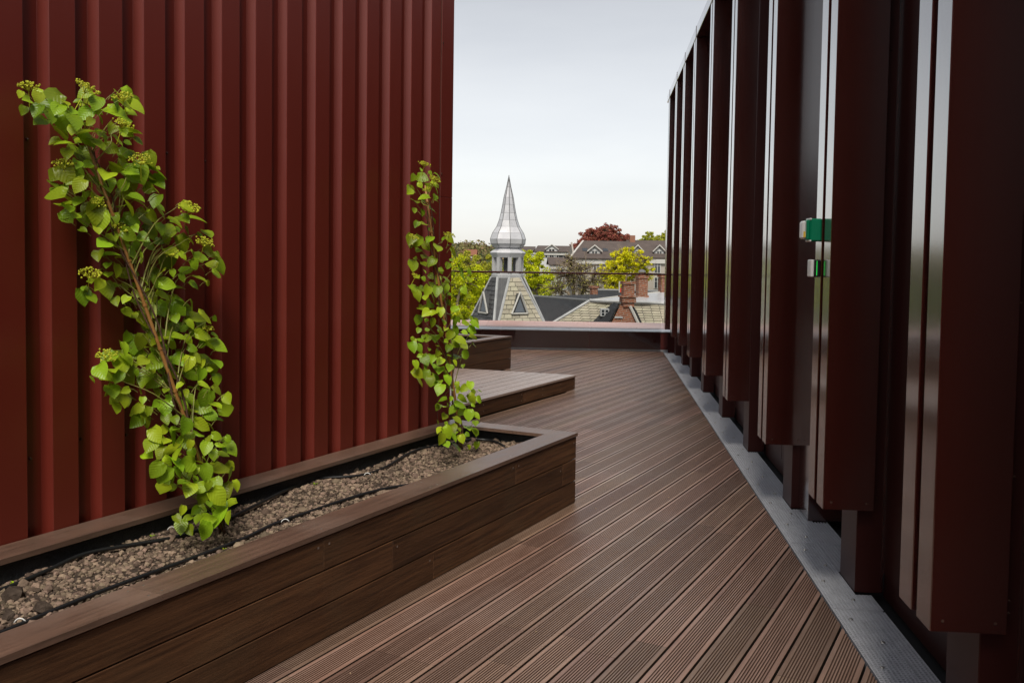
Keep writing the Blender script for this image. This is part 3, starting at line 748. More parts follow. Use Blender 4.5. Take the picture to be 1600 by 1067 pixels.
# ------------------------------------------------------------------ houses in the distance
def wbuild(mb, name, m, root, off, **k):
    mb.v = [tuple(Vector(p) - off) for p in mb.v]; return mb.build(name, m, root, **k)
def window(root, off, x, y, z, w_, h_, nm='window', trim='trim', two=True):
    f = MB().box(x - w_ / 2 - .07, x + w_ / 2 + .07, y - 0.10, y + 0.02, z - h_ / 2 - .07, z + h_ / 2 + .07)
    f = wbuild(f, nm, T[trim], root, off)
    n_ = 2 if two else 1
    for i in range(n_):
        x0 = x - w_ / 2 + i * w_ / n_ + .04; x1 = x - w_ / 2 + (i + 1) * w_ / n_ - .04
        for zz0, zz1 in ((z - h_ / 2, z + h_ * .12), (z + h_ * .17, z + h_ / 2)):
            wbuild(MB().box(x0, x1, y - 0.125, y - 0.098, zz0, zz1), 'pane', T['pane'], f, off)
def gable_dormer(root, off, x, y, z, w_, h_, dpt, wall='wwall', roofm='roof'):
    d = wbuild(MB().add([(x - w_/2, y, z), (x + w_/2, y, z), (x + w_/2, y, z + h_*.45), (x, y, z + h_), (x - w_/2, y, z + h_*.45),
         (x - w_/2, y + dpt, z), (x + w_/2, y + dpt, z), (x + w_/2, y + dpt, z + h_*.45), (x, y + dpt, z + h_), (x - w_/2, y + dpt, z + h_*.45)],
         [(0,1,2,3,4), (9,8,7,6,5), (0,5,6,1), (1,6,7,2), (4,9,5,0), (2,7,8,3), (3,8,9,4)]), 'dormer', T[wall], root, off, fix=True)
    e = 0.25
    for s_ in (-1, 1):
        q = [(x + s_*(w_/2 + e), y - e, z + h_*.45 - e*.6), (x, y - e, z + h_ + .1), (x, y + dpt, z + h_ + .1), (x + s_*(w_/2 + e), y + dpt, z + h_*.45 - e*.6)]
        wbuild(MB().slab(q if s_ > 0 else q[::-1], -0.12 ), 'roof', T[roofm], d, off, fix=True)
        wbuild(MB().slab([(x + s_*(w_/2 + e), y - e - .03, z + h_*.45 - e*.6), (x + s_*(w_/2 + e), y - e - .03, z + h_*.45 - e*.6 + .18), (x, y - e - .03, z + h_ + .24), (x, y - e - .03, z + h_ + .06)], 0.05), 'fascia', T['trim'], d, off, fix=True)
    wbuild(MB().box(x - w_*.26, x + w_*.26, y - 0.06, y - 0.005, z + h_*.06, z + h_*.48), 'window', T['trim'], d, off)
    for s_ in (-1, 1):
        wbuild(MB().box(x + s_*w_*.13 - w_*.10, x + s_*w_*.13 + w_*.10, y - 0.08, y - 0.061, z + h_*.10, z + h_*.45), 'pane', T['pane'], d, off)
def house(name, label, x0, x1, Y, depth, ze, zr, wallm, roofm, hip0=0, hip1=0, over=0.5):
    off = Vector(((x0 + x1) / 2, Y, GZ)); root = empty(name, tuple(off)); tag(root, label, 'house', 'houses beyond the trees')
    wbuild(MB().box(x0, x1, Y, Y + depth, GZ, ze), 'wall', T[wallm], root, off)
    ym = Y + depth / 2
    a0_, a1_ = x0 - over, x1 + over
    y0, y1 = Y - over, Y + depth + over
    wbuild(MB().slab([(a0_, y0, ze), (a1_, y0, ze), (a1_ - hip1, ym, zr), (a0_ + hip0, ym, zr)], 0.18), 'roof', T[roofm], root, off, fix=True)
    wbuild(MB().slab([(a0_ + hip0, ym, zr), (a1_ - hip1, ym, zr), (a1_, y1, ze), (a0_, y1, ze)], 0.18), 'roof', T[roofm], root, off, fix=True)
    for s_, hp, e in ((0, hip0, x0), (1, hip1, x1)):
        wbuild(MB().slab([(e, Y, ze - .02), (e, ym, zr - .22), (e, Y + depth, ze - .02)], 0.2), 'gable', T[wallm], root, off, fix=True)
    wbuild(MB().box(x0 - .25, x1 + .25, Y - .28, Y - 0.002, ze - .75, ze - .2), 'cornice', T['trim'], root, off)
    return root, off
def zat(py, Y, px=900): return at(px, py, Y).z
Y = 125
xl = at(896, 403, Y).x; xm = at(987, 403, Y).x; xr = at(1085, 403, Y).x
h1, o1 = house('house', 'grey rendered house with dark roof and dormers behind the yellow tree', xl, xm - .01, Y, 12, zat(403, Y), zat(376, Y + 6), 'stone', 'roof', 2.2, 0)
for px in (908, 932, 957, 977):
    for py in (419, 441): 
        q = at(px, py, Y); window(h1, o1, q.x, Y, q.z, 0.8, 1.35)
q = at(929, 398, Y + 1.2); gable_dormer(h1, o1, q.x, Y + 1.2, q.z, 1.5, 1.1, 4)
for px in (914, 946):
    q = at(px, 391, Y + 2.5); ze_, zr_ = zat(403, Y), zat(376, Y + 6)
    def rz(yy): return ze_ + (zr_ - ze_) * (yy - (Y - .5)) / 6.5 + .06
    wbuild(MB().slab([(q.x - .35, Y + 1.9, rz(Y + 1.9)), (q.x + .35, Y + 1.9, rz(Y + 1.9)), (q.x + .35, Y + 3.0, rz(Y + 3.0)), (q.x - .35, Y + 3.0, rz(Y + 3.0))], .08), 'skylight', T['pane'], h1, o1)
wbuild(MB().slab([(xl - .62, Y - .5, zat(403, Y) + .05), (xl - .38, Y - .5, zat(403, Y) + .05), (xl + 1.79, Y + 6, zat(376, Y + 6) + .05), (xl + 1.55, Y + 6, zat(376, Y + 6) + .05)], .1), 'verge_board', T['trim'], h1, o1)
h2, o2 = house('house', 'grey rendered house with a brown roof next to the fins', xm + .3, xr, Y + .5, 12, zat(401, Y + .5), zat(374, Y + 6.5), 'stone', 'roof', 0, 0, .3)
for px in (1003, 1027, 1052):
    for py in (418, 442):
        q = at(px, py, Y + .5); window(h2, o2, q.x, Y + .5, q.z, 0.8, 1.35)
for px, wd in ((996, 1.5), (1030, 1.6)):
    q = at(px, 399, Y + 1.7); gable_dormer(h2, o2, q.x, Y + 1.7, q.z, wd * .8, 1.2, 4)
q = at(988, 372, Y + 6); ch = MB().box(q.x - .35, q.x + .35, Y + 5.6, Y + 6.4, zat(385, Y), q.z + .35); wbuild(ch, 'chimney', T['brick'], h2, o2)
Y = 200
h3, o3 = house('house', 'long white house with a low brown roof under the horizon', at(838, 392, Y).x, at(900, 392, Y).x, Y, 14, zat(393, Y, 860), zat(384, Y + 7, 860), 'wwall', 'roof', 1.0, 1.0)
for px in (852, 862, 873, 880, 888):
    q = at(px, 398, Y); window(h3, o3, q.x, Y, q.z, .9, 1.1)
q = at(862, 394.5, Y); gable_dormer(h3, o3, q.x, Y - .1, q.z, 2.4, 1.5, 4)
h4, o4 = house('house', 'low house with a brown tiled roof half hidden by the bare tree', at(862, 415, 150).x, at(893, 415, 150).x, 150, 9, zat(413, 150, 870), zat(402, 154.5, 870), 'wwall', 'roof')
h5, o5 = house('house', 'white house with a brown roof behind the top of the spire', at(806, 392, 230).x, at(835, 392, 230).x, 230, 10, zat(392, 230, 820), zat(385, 235, 820), 'wwall', 'roof')
h6, o6 = house('house', 'brick house with a red roof far left between the trees', at(726, 402, 260).x, at(742, 402, 260).x, 260, 10, zat(399, 260, 735), zat(390, 265, 735), 'brick', 'flag')
for o_ in h6.children:
    if o_.name.startswith('roof'): o_.data.materials[0] = mat('orange_tile', (0.26, 0.10, 0.055), 0.85)

# ------------------------------------------------------------------ spire tower
YT = 32.0; S1 = YT / F_PX
tc_ = at(793, 430, YT); TX = tc_.x
def tz(py): return at(793, py, YT).z
tw = empty('spire_tower', (TX, YT, GZ)); tag(tw, 'slate roofed tower topped by a silver onion shaped spire with lantern', 'tower')
OT = Vector((TX, YT, GZ))
prof = [(0.4, 277), (3.3, 292), (7.4, 309), (9.2, 320), (11.6, 333), (14.2, 344), (18.0, 354.5), (24.5, 364.5), (27.8, 374), (27.0, 381), (22.5, 386.5), (17.5, 388)]
rot = R(-82)
def ringpt(r, py, k_): an = rot + k_ * math.pi / 4; return Vector((r * S1 * math.cos(an), r * S1 * math.sin(an), tz(py) - GZ))
core = MB()
core.lathe([((r - .35 if r > 1 else r * .5) * S1, tz(py) - GZ) for r, py in prof][::-1], 8, 0, 0, rot)
sp_ = core.build('spire', T['dzinc'], tw)
for k_ in range(8):
    for i in range(len(prof) - 1):
        (r0, y0), (r1, y1) = prof[i], prof[i + 1]
        a_, b_, c_, d_ = ringpt(r1, y1, k_), ringpt(r1, y1, k_ + 1), ringpt(r0, y0, k_ + 1), ringpt(r0, y0, k_)
        cc = (a_ + b_ + c_ + d_) / 4
        g_ = 0.97
        q = [cc + (p - cc) * g_ for p in (a_, b_, c_, d_)]
        MB().slab(q, 0.006).build('zinc_panel', T['zinc'], sp_)
    sm_ = MB().tube([ringpt(r, py, k_) for r, py in prof], 0.012, 5).build('seam', T['dzinc'], sp_)
MB().lathe([(.035, tz(292) - GZ), (.03, tz(290) - GZ), (0.012, tz(274) - GZ)], 8).build('finial', T['dzinc'], sp_)
sk_ = MB().lathe([(24.5 * S1, tz(402.5) - GZ), (28.2 * S1, tz(395) - GZ), (27.4 * S1, tz(394) - GZ), (17.5 * S1, tz(387.5) - GZ)], 8, 0, 0, rot).build('skirt_roof', T['zinc'], tw)
ln_ = MB().lathe([(25.5 * S1, tz(434) - GZ), (25.5 * S1, tz(430) - GZ), (24.2 * S1, tz(426.5) - GZ)], 8, 0, 0, rot).build('lantern_base', T['lead'], tw)
for k_ in range(8):
    p = ringpt(21.0, 426.6, k_)
    an = rot + k_ * math.pi / 4
    mb = MB().box(-.075, .075, -.06, .06, 0, tz(402) - tz(426.6)); o = mb.build('column', T['lead'], tw); o.location = p; o.rotation_euler = (0, 0, an)
MB().lathe([(6 * S1, tz(426.6) - GZ), (6 * S1, tz(402) - GZ)], 8).build('lantern_core', T['dslate'], tw)
# broach roof: octagon at the top, square below
th1 = R(-105.5)
RB, ZB, ZTp = 2.06 * 32 / 38, tz(542) - GZ, tz(433) - GZ
def octp(k_): an = th1 + R(22.5) + k_ * math.pi / 4; return Vector((25.0 * S1 * math.cos(an), 25.0 * S1 * math.sin(an), ZTp))
def sqp(k_): an = th1 + k_ * math.pi / 2; return Vector((RB * math.cos(an), RB * math.sin(an), ZB))
MB().add([octp(i) for i in range(8)] + [sqp(i) for i in range(4)], [tuple(range(8))] + [(8 + k_, 8 + (k_ + 1) % 4, (2 * k_ + 1) % 8, 2 * k_) for k_ in range(4)] + [(8 + k_, 2 * k_, (2 * k_ - 1) % 8) for k_ in range(4)] + [(11, 10, 9, 8)]).build('roof', T['dslate'], tw, fix=True)
# slates on the two faces in view
def slates(parent, bl, br, tr, tl, ch_, w_, m_, off=0.010, cap=400, rg=random.Random(5)):
    nrm = (br - bl).cross(tl - bl).normalized()
    L_ = ((tl - bl).length + (tr - br).length) / 2; nc = max(1, int(L_ / ch_)); cnt = 0
    for i in range(nc):
        t0, t1 = i / nc, min(1, (i + 1.0) / nc)
        A0, B0, A1, B1 = bl.lerp(tl, t0), br.lerp(tr, t0), bl.lerp(tl, t1), br.lerp(tr, t1)
        wd = (B0 - A0).length
        cuts = [0.0]; x = w_ * (0.5 if i % 2 else 1.0)
        while x < wd - w_ * .35: cuts.append(x / wd); x += w_
        cuts.append(1.0)
        for q in range(len(cuts) - 1):
            u0, u1 = cuts[q] + .010 / wd, cuts[q + 1] - .010 / wd
            pts = [A0.lerp(B0, u0), A0.lerp(B0, u1), A1.lerp(B1, u1), A1.lerp(B1, u0)]
            lift = off + rg.uniform(0, .006)
            pts = [pts[0] + nrm * (lift + .014), pts[1] + nrm * (lift + .014 + rg.uniform(-.003, .003)), pts[2] + nrm * .006, pts[3] + nrm * .006]
            MB().slab(pts, 0.012).build('slate', m_, parent); cnt += 1
    return cnt
rf = [o for o in tw.children if o.name.startswith('roof')][0]
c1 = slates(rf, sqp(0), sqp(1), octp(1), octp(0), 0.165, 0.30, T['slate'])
c2 = slates(rf, sqp(3), sqp(0), octp(7), octp(6), 0.165, 0.30, T['dslate'])  # left face turned from the sun: its shade painted in with darker slates
for k_ in range(4):
    for oc in ((2 * k_) % 8, (2 * k_ - 1) % 8):
        MB().tube([sqp(k_) * 1.0, octp(oc)], 0.045, 6).build('hip_flashing', T['lead'], tw)
MB().lathe([(RB, 0), (RB, ZB - .25)], 4, 0, 0, th1).build('tower_wall', T['brick'], tw)
MB().lathe([(RB + .12, ZB - .24), (RB + .12, ZB - .02)], 4, 0, 0, th1).build('eave', T['lead'], tw)
# little gabled vents on the roof faces
def lucarne(bl, br, tr, tl, px, py, w_, h_):
    nrm = (br - bl).cross(tl - bl).normalized(); hn = Vector((nrm.x, nrm.y, 0)).normalized(); u = Vector((-hn.y, hn.x, 0))
    d = ray(px, py); o0 = Vector((0, 0, EYE)) - OT
    t = (bl - o0).dot(nrm) / d.dot(nrm); c = o0 + d * t + hn * 0.04
    up = Vector((0, 0, 1))
    back = h_ * (-nrm.dot(hn) / 1) / max(.2, nrm.z) if False else h_ * math.hypot(nrm.x, nrm.y) ** -1 * nrm.z
    back = max(back, .3) + .12
    a_, b_, t_ = c - u * w_ / 2, c + u * w_ / 2, c + up * h_
    v = MB().add([a_, b_, t_, t_ - hn * back, a_ - hn * .1, b_ - hn * .1], [(0, 1, 2), (0, 2, 3, 4), (1, 5, 3, 2)]).build('roof_vent', T['dslate'], tw, fix=True)
    pn = MB().slab([c - u * w_ * .33 + hn * .012 + up * .05, c + u * w_ * .33 + hn * .012 + up * .05, c + up * h_ * .74 + hn * .012], .01).build('louvre_panel', mat('blue_grey_panel', (0.16, 0.18, 0.21), .6), v)
    for s_ in (-1, 1):
        MB().tube([c + u * s_ * w_ * .54 + hn * .02, t_ + hn * .02 + up * .04], 0.035, 4).build('vent_trim', T['trim'], v)
    MB().tube([c - u * w_ * .5 + hn * .02, c + u * w_ * .5 + hn * .02], 0.03, 4).build('vent_trim', T['trim'], v)
    MB().tube([t_ + up * .02, t_ + up * .16], 0.012, 4).build('vent_finial', T['dzinc'], v)
lucarne(sqp(0), sqp(1), octp(1), octp(0), 811, 490, .56, .66)
lucarne(sqp(3), sqp(0), octp(7), octp(6), 757, 489, .56, .66)

# ------------------------------------------------------------------ neighbouring roof with chimneys
OM = at(921, 470, 34.0); OM.z = GZ
mr = empty('slate_roof_building', tuple(OM)); tag(mr, 'old building with pale slate slope, dark side roof and brick gable below the terrace', 'building')
H0 = at(921, 470, 34.0); HB = at(866, 503, 33.5)
R0 = at(833, 463, 37.4); E0 = at(1050, 476, 34.6)
d = (HB - H0)
HB2 = H0 + d * 1.9
E2 = E0 + Vector((0.05, -0.55, -2.2)); R2 = R0 + d * 1.9
T0 = at(973, 463, 37.0); T1 = at(1050, 455, 39.0)
def loc(v): return v - OM
sh = MB()
sh.add([loc(p) for p in (HB2, E2, E0, H0)], [(0, 1, 2, 3)]); front_roof = sh.build('front_slope', T['dslate'], mr)
MB().slab([loc(p) for p in (R2, HB2, H0, R0)], .1).build('side_slope', T['felt'], mr, fix=True)
MB().slab([loc(p) for p in (H0, E0, T1, T0)], .05).build('zinc_top', T['zinc'], mr, fix=True)
MB().slab([loc(p) for p in (H0, T0, at(925, 460, 39), R0)], .05).build('back_slope', T['felt'], mr, fix=True)
c3 = slates(front_roof, loc(H0 + d * 1.5), loc(E0.lerp(E2, .5)), loc(E0), loc(H0), 0.125, 0.34, T['slate'], .012)
MB().tube([loc(H0 + d * 1.9), loc(H0)], .055, 6).build('hip_flashing', T['lead'], mr)
MB().tube(smooth_path([loc(p) + Vector((0, -.03, .02)) for p in (H0, at(960, 472, 34.1), at(1000, 473, 34.3), at(1025, 474.5, 34.5), E0)]), .06, 6).build('edge_flashing', T['lead'], mr)
MB().tube([loc(H0), loc(R0)], .06, 6).build('ridge_flashing', T['dzinc'], mr)
MB().tube([loc(H0), loc(T0), loc(T1)], .05, 6).build('edge_flashing', T['trim'], mr)
q = OM; MB().prism([(p.x - OM.x, p.y - OM.y) for p in (HB2 + Vector((.2, .2, 0)), E2 + Vector((3, .3, 0)), T1 + Vector((3, 3, 0)), R0 + Vector((0, 2, 0)), R2 + Vector((.3, .3, 0)))], 0, HB2.z - GZ + .05).build('wall', T['brick'], mr, fix=True)
# skylight
k0 = loc(at(944.5, 488, 33.45)); sl = MB().box(k0.x - .15, k0.x + .15, k0.y - .16, k0.y + .2, k0.z - .13, k0.z + .13).build('skylight', T['lead'], mr)
for sx in (-1, 1):
    for sz in (-1, 1): MB().box(k0.x + sx * .065 - .045, k0.x + sx * .065 + .045, k0.y - .172, k0.y - .158, k0.z + sz * .055 - .04, k0.z + sz * .055 + .04).build('pane', T['pane'], sl)
# brick gable with its chimney
YG = 33.0
def lz(px, py, Y=YG): return loc(at(px, py, Y))
gpts = [lz(952, 512), lz(1000, 514), lz(984, 478), lz(969, 477)]
gb = MB().slab(gpts, .35).build('brick_gable', T['brick'], mr, fix=True)
MB().slab([lz(960.5, 494.5, YG - .02), lz(973, 494.5, YG - .02), lz(973, 497, YG - .02), lz(960.5, 497, YG - .02)], .02).build('plaque', T['lead'], mr, fix=True)
gl = [lz(969, 477), lz(950, 513)]
MB().slab([gl[0] + Vector((-.02, -.05, .05)), gl[1] + Vector((-.02, -.05, .05)), gl[1] + Vector((-.75, .75, -.15)), gl[0] + Vector((-.1, .8, .05))], .06).build('gable_roof', T['felt'], mr, fix=True)
MB().tube([lz(984, 478) + Vector((0, -.04, 0)), lz(988, 486) + Vector((0, -.04, 0)), lz(1001, 514) + Vector((0, -.04, 0))], .05, 5).build('gable_flashing', T['trim'], mr)
MB().tube([lz(987, 477) + Vector((0, .05, 0)), lz(993, 486) + Vector((0, .05, 0)), lz(1006, 514) + Vector((0, .05, 0))], .04, 5).build('gable_flashing', T['felt'], mr)
def chimney(label, px0, px1, py0, py1, Y, cap=True, steps=(), pot=False, rotz=0.2):
    a_, b_ = at(px0, py1, Y), at(px1, py1, Y); top = at((px0 + px1) / 2, py0, Y).z
    w_ = (b_.x - a_.x); cx = (a_.x + b_.x) / 2
    w_ /= (math.cos(rotz) + math.sin(rotz)) if rotz else 1
    c = empty('chimney', (cx, Y, a_.z)); tag(c, label, 'chimney', 'brick chimneys'); c.rotation_euler = (0, 0, rotz)
    h_ = top - a_.z
    MB().box(-w_ / 2, w_ / 2, -w_ / 2, w_ / 2, 0, h_ - .09).build('stack', T['brick'], c)
    MB().box(-w_ / 2 - .035, w_ / 2 + .035, -w_ / 2 - .035, w_ / 2 + .035, h_ - .088, h_).build('cap', T['brick'], c)
    for (z0, z1, e) in steps: MB().box(-w_ / 2 - e, w_ / 2 + e, -w_ / 2 - e, w_ / 2 + e, z0, z1).build('collar', T['brick'], c)
    if pot:
        MB().lathe([(.12, h_ + .002), (.10, h_ + .12)], 10).build('pot', T['brick'], c, smooth=False)
        MB().lathe([(.15, h_ + .14), (.14, h_ + .19), (.05, h_ + .24)], 10).build('cowl', T['dzinc'], c)
    return c
chimney('tall brick chimney standing on the brick gable', 971, 990, 440, 479, 33.15, steps=((.15, .32, .05), (.33, .37, .09)), rotz=.12)
chimney('brick chimney with a round pot and cowl beside the yellow tree', 993.5, 1011, 431, 466, 36.5, steps=((0, .12, .04),), pot=True)
chimney('brick chimney partly hidden by the end of the fin wall', 1029, 1046, 430, 461, 38.5)
chimney('small brick chimney at the left end of the dark ridge', 921.5, 933.5, 447, 465, 40.0, rotz=.3)
fr = at(921, 463, 40.3)
br_ = empty('dark_ridge_roof', (fr.x, 40.3, GZ)); tag(br_, 'dark felt roof with grey ridge behind the chimneys', 'building')
of = Vector((fr.x, 40.3, GZ))
q0, q1, q2, q3 = at(931, 467, 39.6), at(1062, 474, 39.6), at(1062, 456, 42), at(931, 453.5, 42)
wbuild(MB().slab([q0, q1, q2, q3], .1), 'roof', T['felt'], br_, of, fix=True)
wbuild(MB().tube([q3, q2], .07, 6), 'ridge', T['dzinc'], br_, of)
wbuild(MB().box(q0.x, q1.x, 40.2, 44, GZ, q0.z - .12), 'wall', T['brick'], br_, of)
fl = at(967.5, 462, 41.5); fg = empty('flag_pole', tuple(fl)); tag(fg, 'small white pole with a red flag behind the tall chimney', 'flag')
MB().tube([(0, 0, -1.5), (0, 0, .62)], .03, 6).build('pole', T['trim'], fg)
MB().slab([(.03, 0, .02), (.14, .02, .0), (.13, .0, .30), (.03, 0, .34)], .006).build('cloth', T['flag'], fg)
print('slates', c1, c2, c3)

# ------------------------------------------------------------------ climbing vines
def leaf_mesh(seed):
    rg = random.Random(seed)
    # heart outline: half widths along the midrib
    vv = [0.0, 0.10, 0.30, 0.52, 0.74, 0.90, 1.0]
    ww = [0.0, 0.30, 0.43, 0.42, 0.29, 0.13, 0.0]
    fold = rg.uniform(0.10, 0.28); bend = rg.uniform(0.12, 0.38); tw_ = rg.uniform(-.15, .15)
    vs_ = []; uv = []
    def P(s_, v, w_):
        x = s_ * w_ * (1 + rg.uniform(-.06, .06)); y = v - (0.10 if (v < .12 and w_ > 0) else 0)
        z = abs(x) * fold - bend * v * v + tw_ * x * v + rg.uniform(-.012, .012) + (0.05 * math.sin(v * 9) * abs(x))
        return (x, y, z)
    rows = []
    for v, w_ in zip(vv, ww):
        row = []
        for s_ in (-1, -.55, 0, .55, 1):
            if w_ == 0 and s_ != 0: row.append(None); continue
            vs_.append(P(s_, v, w_)); uv.append((s_ * w_ * 2, v)); row.append(len(vs_) - 1)
        rows.append(row)
    fs_ = []
    for i in range(len(rows) - 1):
        a_, b_ = rows[i], rows[i + 1]
        for j in range(4):
            q = [a_[j] if a_[j] is not None else a_[2], a_[j + 1] if a_[j + 1] is not None else a_[2], b_[j + 1] if b_[j + 1] is not None else b_[2], b_[j] if b_[j] is not None else b_[2]]
            q2_ = []
            for t_ in q:
                if t_ not in q2_: q2_.append(t_)
            if len(q2_) >= 3: fs_.append(tuple(q2_))
    me = MB().add(vs_, fs_).mesh('leaf')
    ul = me.uv_layers.new(name='UVMap')
    for lp in me.loops: ul.data[lp.index].uv = uv[lp.vertex_index]
    me.materials.append(T['leaf']); me.polygons.foreach_set('use_smooth', [True] * len(me.polygons))
    return me
LEAVES = [leaf_mesh(s_) for s_ in range(7)]
def umbel_mesh(seed):
    random.seed(seed); rg = random.Random(seed); mb = MB()
    mb.tube([(0, 0, -.05), (0, 0, 0)], .0013, 4)
    for i in range(60):
        r = .034 * math.sqrt(rg.random()); an = rg.uniform(0, 6.28)
        p = Vector((r * math.cos(an), r * math.sin(an), .024 + rg.uniform(-.006, .006) - r * r * 6))
        if i % 3 == 0: mb.tube([(0, 0, 0), p], .0007, 3)
        mb.ico(p, rg.uniform(.0022, .0036), .2)
    me = mb.mesh('flower_cluster'); me.materials.append(T['flower']); return me
UMB = [umbel_mesh(s_) for s_ in (1, 2, 3)]
random.seed(7)
def vine(label, bands, flowers, pole_b, pole_t, n_base, n_top, z_top, lsize, spacing, seed, stems):
    rg = random.Random(seed)
    q = on_level(pole_b[0], pole_b[1], SZ)
    root = empty('climbing_vine', tuple(q)); tag(root, label, 'vine', 'climbing vines in the long planter')
    O = Vector(q)
    pt = on_wall(pole_t[0], pole_t[1], n_top + .02)
    nodes = [q.lerp(pt, t_) for t_ in (0, .2, .4, .6, .8, 1)]
    MB().tube([p - O + Vector((0, 0, -.03 if i == 0 else 0)) for i, p in enumerate(nodes)], [.0085, .008, .0078, .0072, .0065, .006], 8).build('bamboo_cane', T['bamboo'], root, smooth=True)
    kn = MB()
    for t_ in [0.06 + .11 * i for i in range(9)]:
        p = q.lerp(pt, t_) - O; dd = (pt - q).normalized(); kn.tube([p - dd * .004, p + dd * .004], .0095, 8)
    tag(kn.build('cane_node', T['bamboo'], root), kind='stuff')
    def nz_(z): return n_base + (n_top - n_base) * min(1, max(0, (z - SZ) / (z_top - SZ)))
    def along(z): t_ = (z - q.z) / (pt.z - q.z); return q.lerp(pt, min(1.05, max(0, t_)))
    st = MB()
    for s0 in range(stems):
        pts = []
        for i in range(15):
            t_ = i / 14 * 0.98
            b = q.lerp(pt, t_)
            w_ = .022 * math.sin(t_ * 14 + s0 * 2.2)
            pts.append(b + A * w_ + N * (.014 * math.cos(t_ * 11 + s0 * 2)) - O + (A * (-.02 - .02 * s0) if i == 0 else Vector()))
        st.tube(smooth_path(pts, 2), [.0065 - .0045 * j / 30 for j in range(29)], 6)
    st.build('stem', T['stem'], root, smooth=True)
    tg = MB(); pts_px = []
    allb = []
    for y0, y1, iv in bands:
        for x0, x1 in iv: allb.append((x0, x1, y0, y1))
    cnt = 0
    for x0, x1, y0, y1 in allb:
        area = (x1 - x0) * (y1 - y0); tries = max(3, int(area / (spacing * spacing) * 9))
        for _ in range(tries):
            x, y = rg.uniform(x0, x1), rg.uniform(y0, y1)
            if all((x - a_) ** 2 + (y - b_) ** 2 > spacing ** 2 for a_, b_, *_r in pts_px): pts_px.append((x, y, 0))
    extra = [(x + rg.uniform(-6, 6), y + rg.uniform(-6, 6), 1) for x, y, _ in pts_px if rg.random() < .30]
    for x, y, deep in pts_px + extra:
        # first guess of the height, then the depth of the foliage there
        p = on_wall(x, y, n_top); n_ = nz_(p.z)
        n_ += rg.uniform(-.09, -.04) if deep else rg.uniform(-.035, .11)
        n_ = max(n_, NW + .05)
        p = on_wall(x, y, n_)
        s_ = lsize * rg.choice((.5, .65, .8, .9, 1.0, 1.1, 1.25)) * rg.uniform(.92, 1.08) * (0.8 if deep else 1)
        stem_p = along(p.z - .05)
        out = (p - stem_p); side = 1 if out.dot(A) > 0 else -1
        if p.z < SZ + .03: continue
        nrm = (N * .62 + Vector((0, 0, .85)) - A * .28 + Vector((rg.gauss(0, .45), rg.gauss(0, .45), rg.gauss(0, .35)))).normalized()
        tip = (Vector((0, 0, -.55)) + A * side * .60 + N * .55 + Vector((rg.gauss(0, .55), rg.gauss(0, .55), rg.gauss(0, .4))))
        tip = (tip - nrm * tip.dot(nrm)).normalized()
        xax = tip.cross(nrm).normalized()
        o = link('leaf', LEAVES[rg.randrange(7)], root)
        c = p - tip * s_ * .5
        mt = Matrix((( xax.x * s_, tip.x * s_, nrm.x * s_, c.x - O.x), (xax.y * s_, tip.y * s_, nrm.y * s_, c.y - O.y), (xax.z * s_, tip.z * s_, nrm.z * s_, c.z - O.z), (0, 0, 0, 1)))
        o.matrix_basis = mt; cnt += 1
        # petiole: join the leaf to a point further down its shoot
        L0 = max(out.length, .01); e = c.lerp(stem_p, min(1, .045 / L0)) + Vector((0, 0, -.012))
        tg.tube([c - O, c.lerp(e, .5) + Vector((0, 0, .004)) - O, e - O], [.0010, .0012, .0015], 4)
        if L0 > .06 and rg.random() < .16:
            m1_ = e.lerp(stem_p, .45) + Vector((rg.gauss(0, .015), rg.gauss(0, .015), -.05 * min(1, L0 / .3))); low = along(p.z - .05 - L0 * .55)
            tg.tube([v_ - O for v_ in smooth_path([e, m1_, low], 4)], [.0014 + .00022 * q_ for q_ in range(9)], 4)
    tag(tg.build('twig', T['twig'], root), kind='stuff')
    for i, (x, y, k_) in enumerate(flowers):
        p = on_wall(x, y, n_top); n_ = min(nz_(p.z) + rg.uniform(.05, .14), -2.6); p = on_wall(x, y, n_)
        o = link('flower_cluster', UMB[i % 3], root)
        up = (Vector((0, 0, 1)) + N * .35 - A * .15 + Vector((rg.gauss(0, .2), rg.gauss(0, .2), 0))).normalized()
        o.rotation_euler = up.to_track_quat('Z', 'Y').to_euler(); o.location = p - O; o.scale = (k_ * 1.25,) * 3
    print(label, 'leaves', cnt)
c8 = 1 / 2.6675
def bnd(rows, ox, oy, s_): return [(oy + y0 / s_, oy + y1 / s_, [(ox + a_ / s_, ox + b_ / s_) for a_, b_ in iv]) for y0, y1, iv in rows]
V1 = bnd([(120, 160, [(85, 165), (190, 280), (310, 430), (480, 550)]), (160, 200, [(90, 460), (480, 575)]), (200, 240, [(135, 430), (490, 575)]), (240, 280, [(225, 440), (450, 560)]),
 (280, 330, [(225, 270), (320, 440), (430, 580)]), (330, 380, [(255, 370), (450, 580)]), (380, 430, [(320, 370), (510, 630)]), (430, 480, [(215, 660)]), (480, 540, [(222, 290), (310, 470), (450, 665)]),
 (540, 600, [(240, 430), (460, 650)]), (600, 650, [(250, 410), (440, 670), (750, 820)]), (650, 700, [(320, 370), (410, 680), (700, 820)]), (700, 760, [(400, 610), (610, 870)]), (760, 820, [(405, 590), (650, 920)]),
 (820, 880, [(410, 590), (650, 920)]), (880, 940, [(345, 550), (550, 710), (690, 880)]), (940, 1000, [(335, 420), (470, 630), (660, 770)]), (1000, 1060, [(490, 630), (650, 820)])], 0, 100, 2.6675)
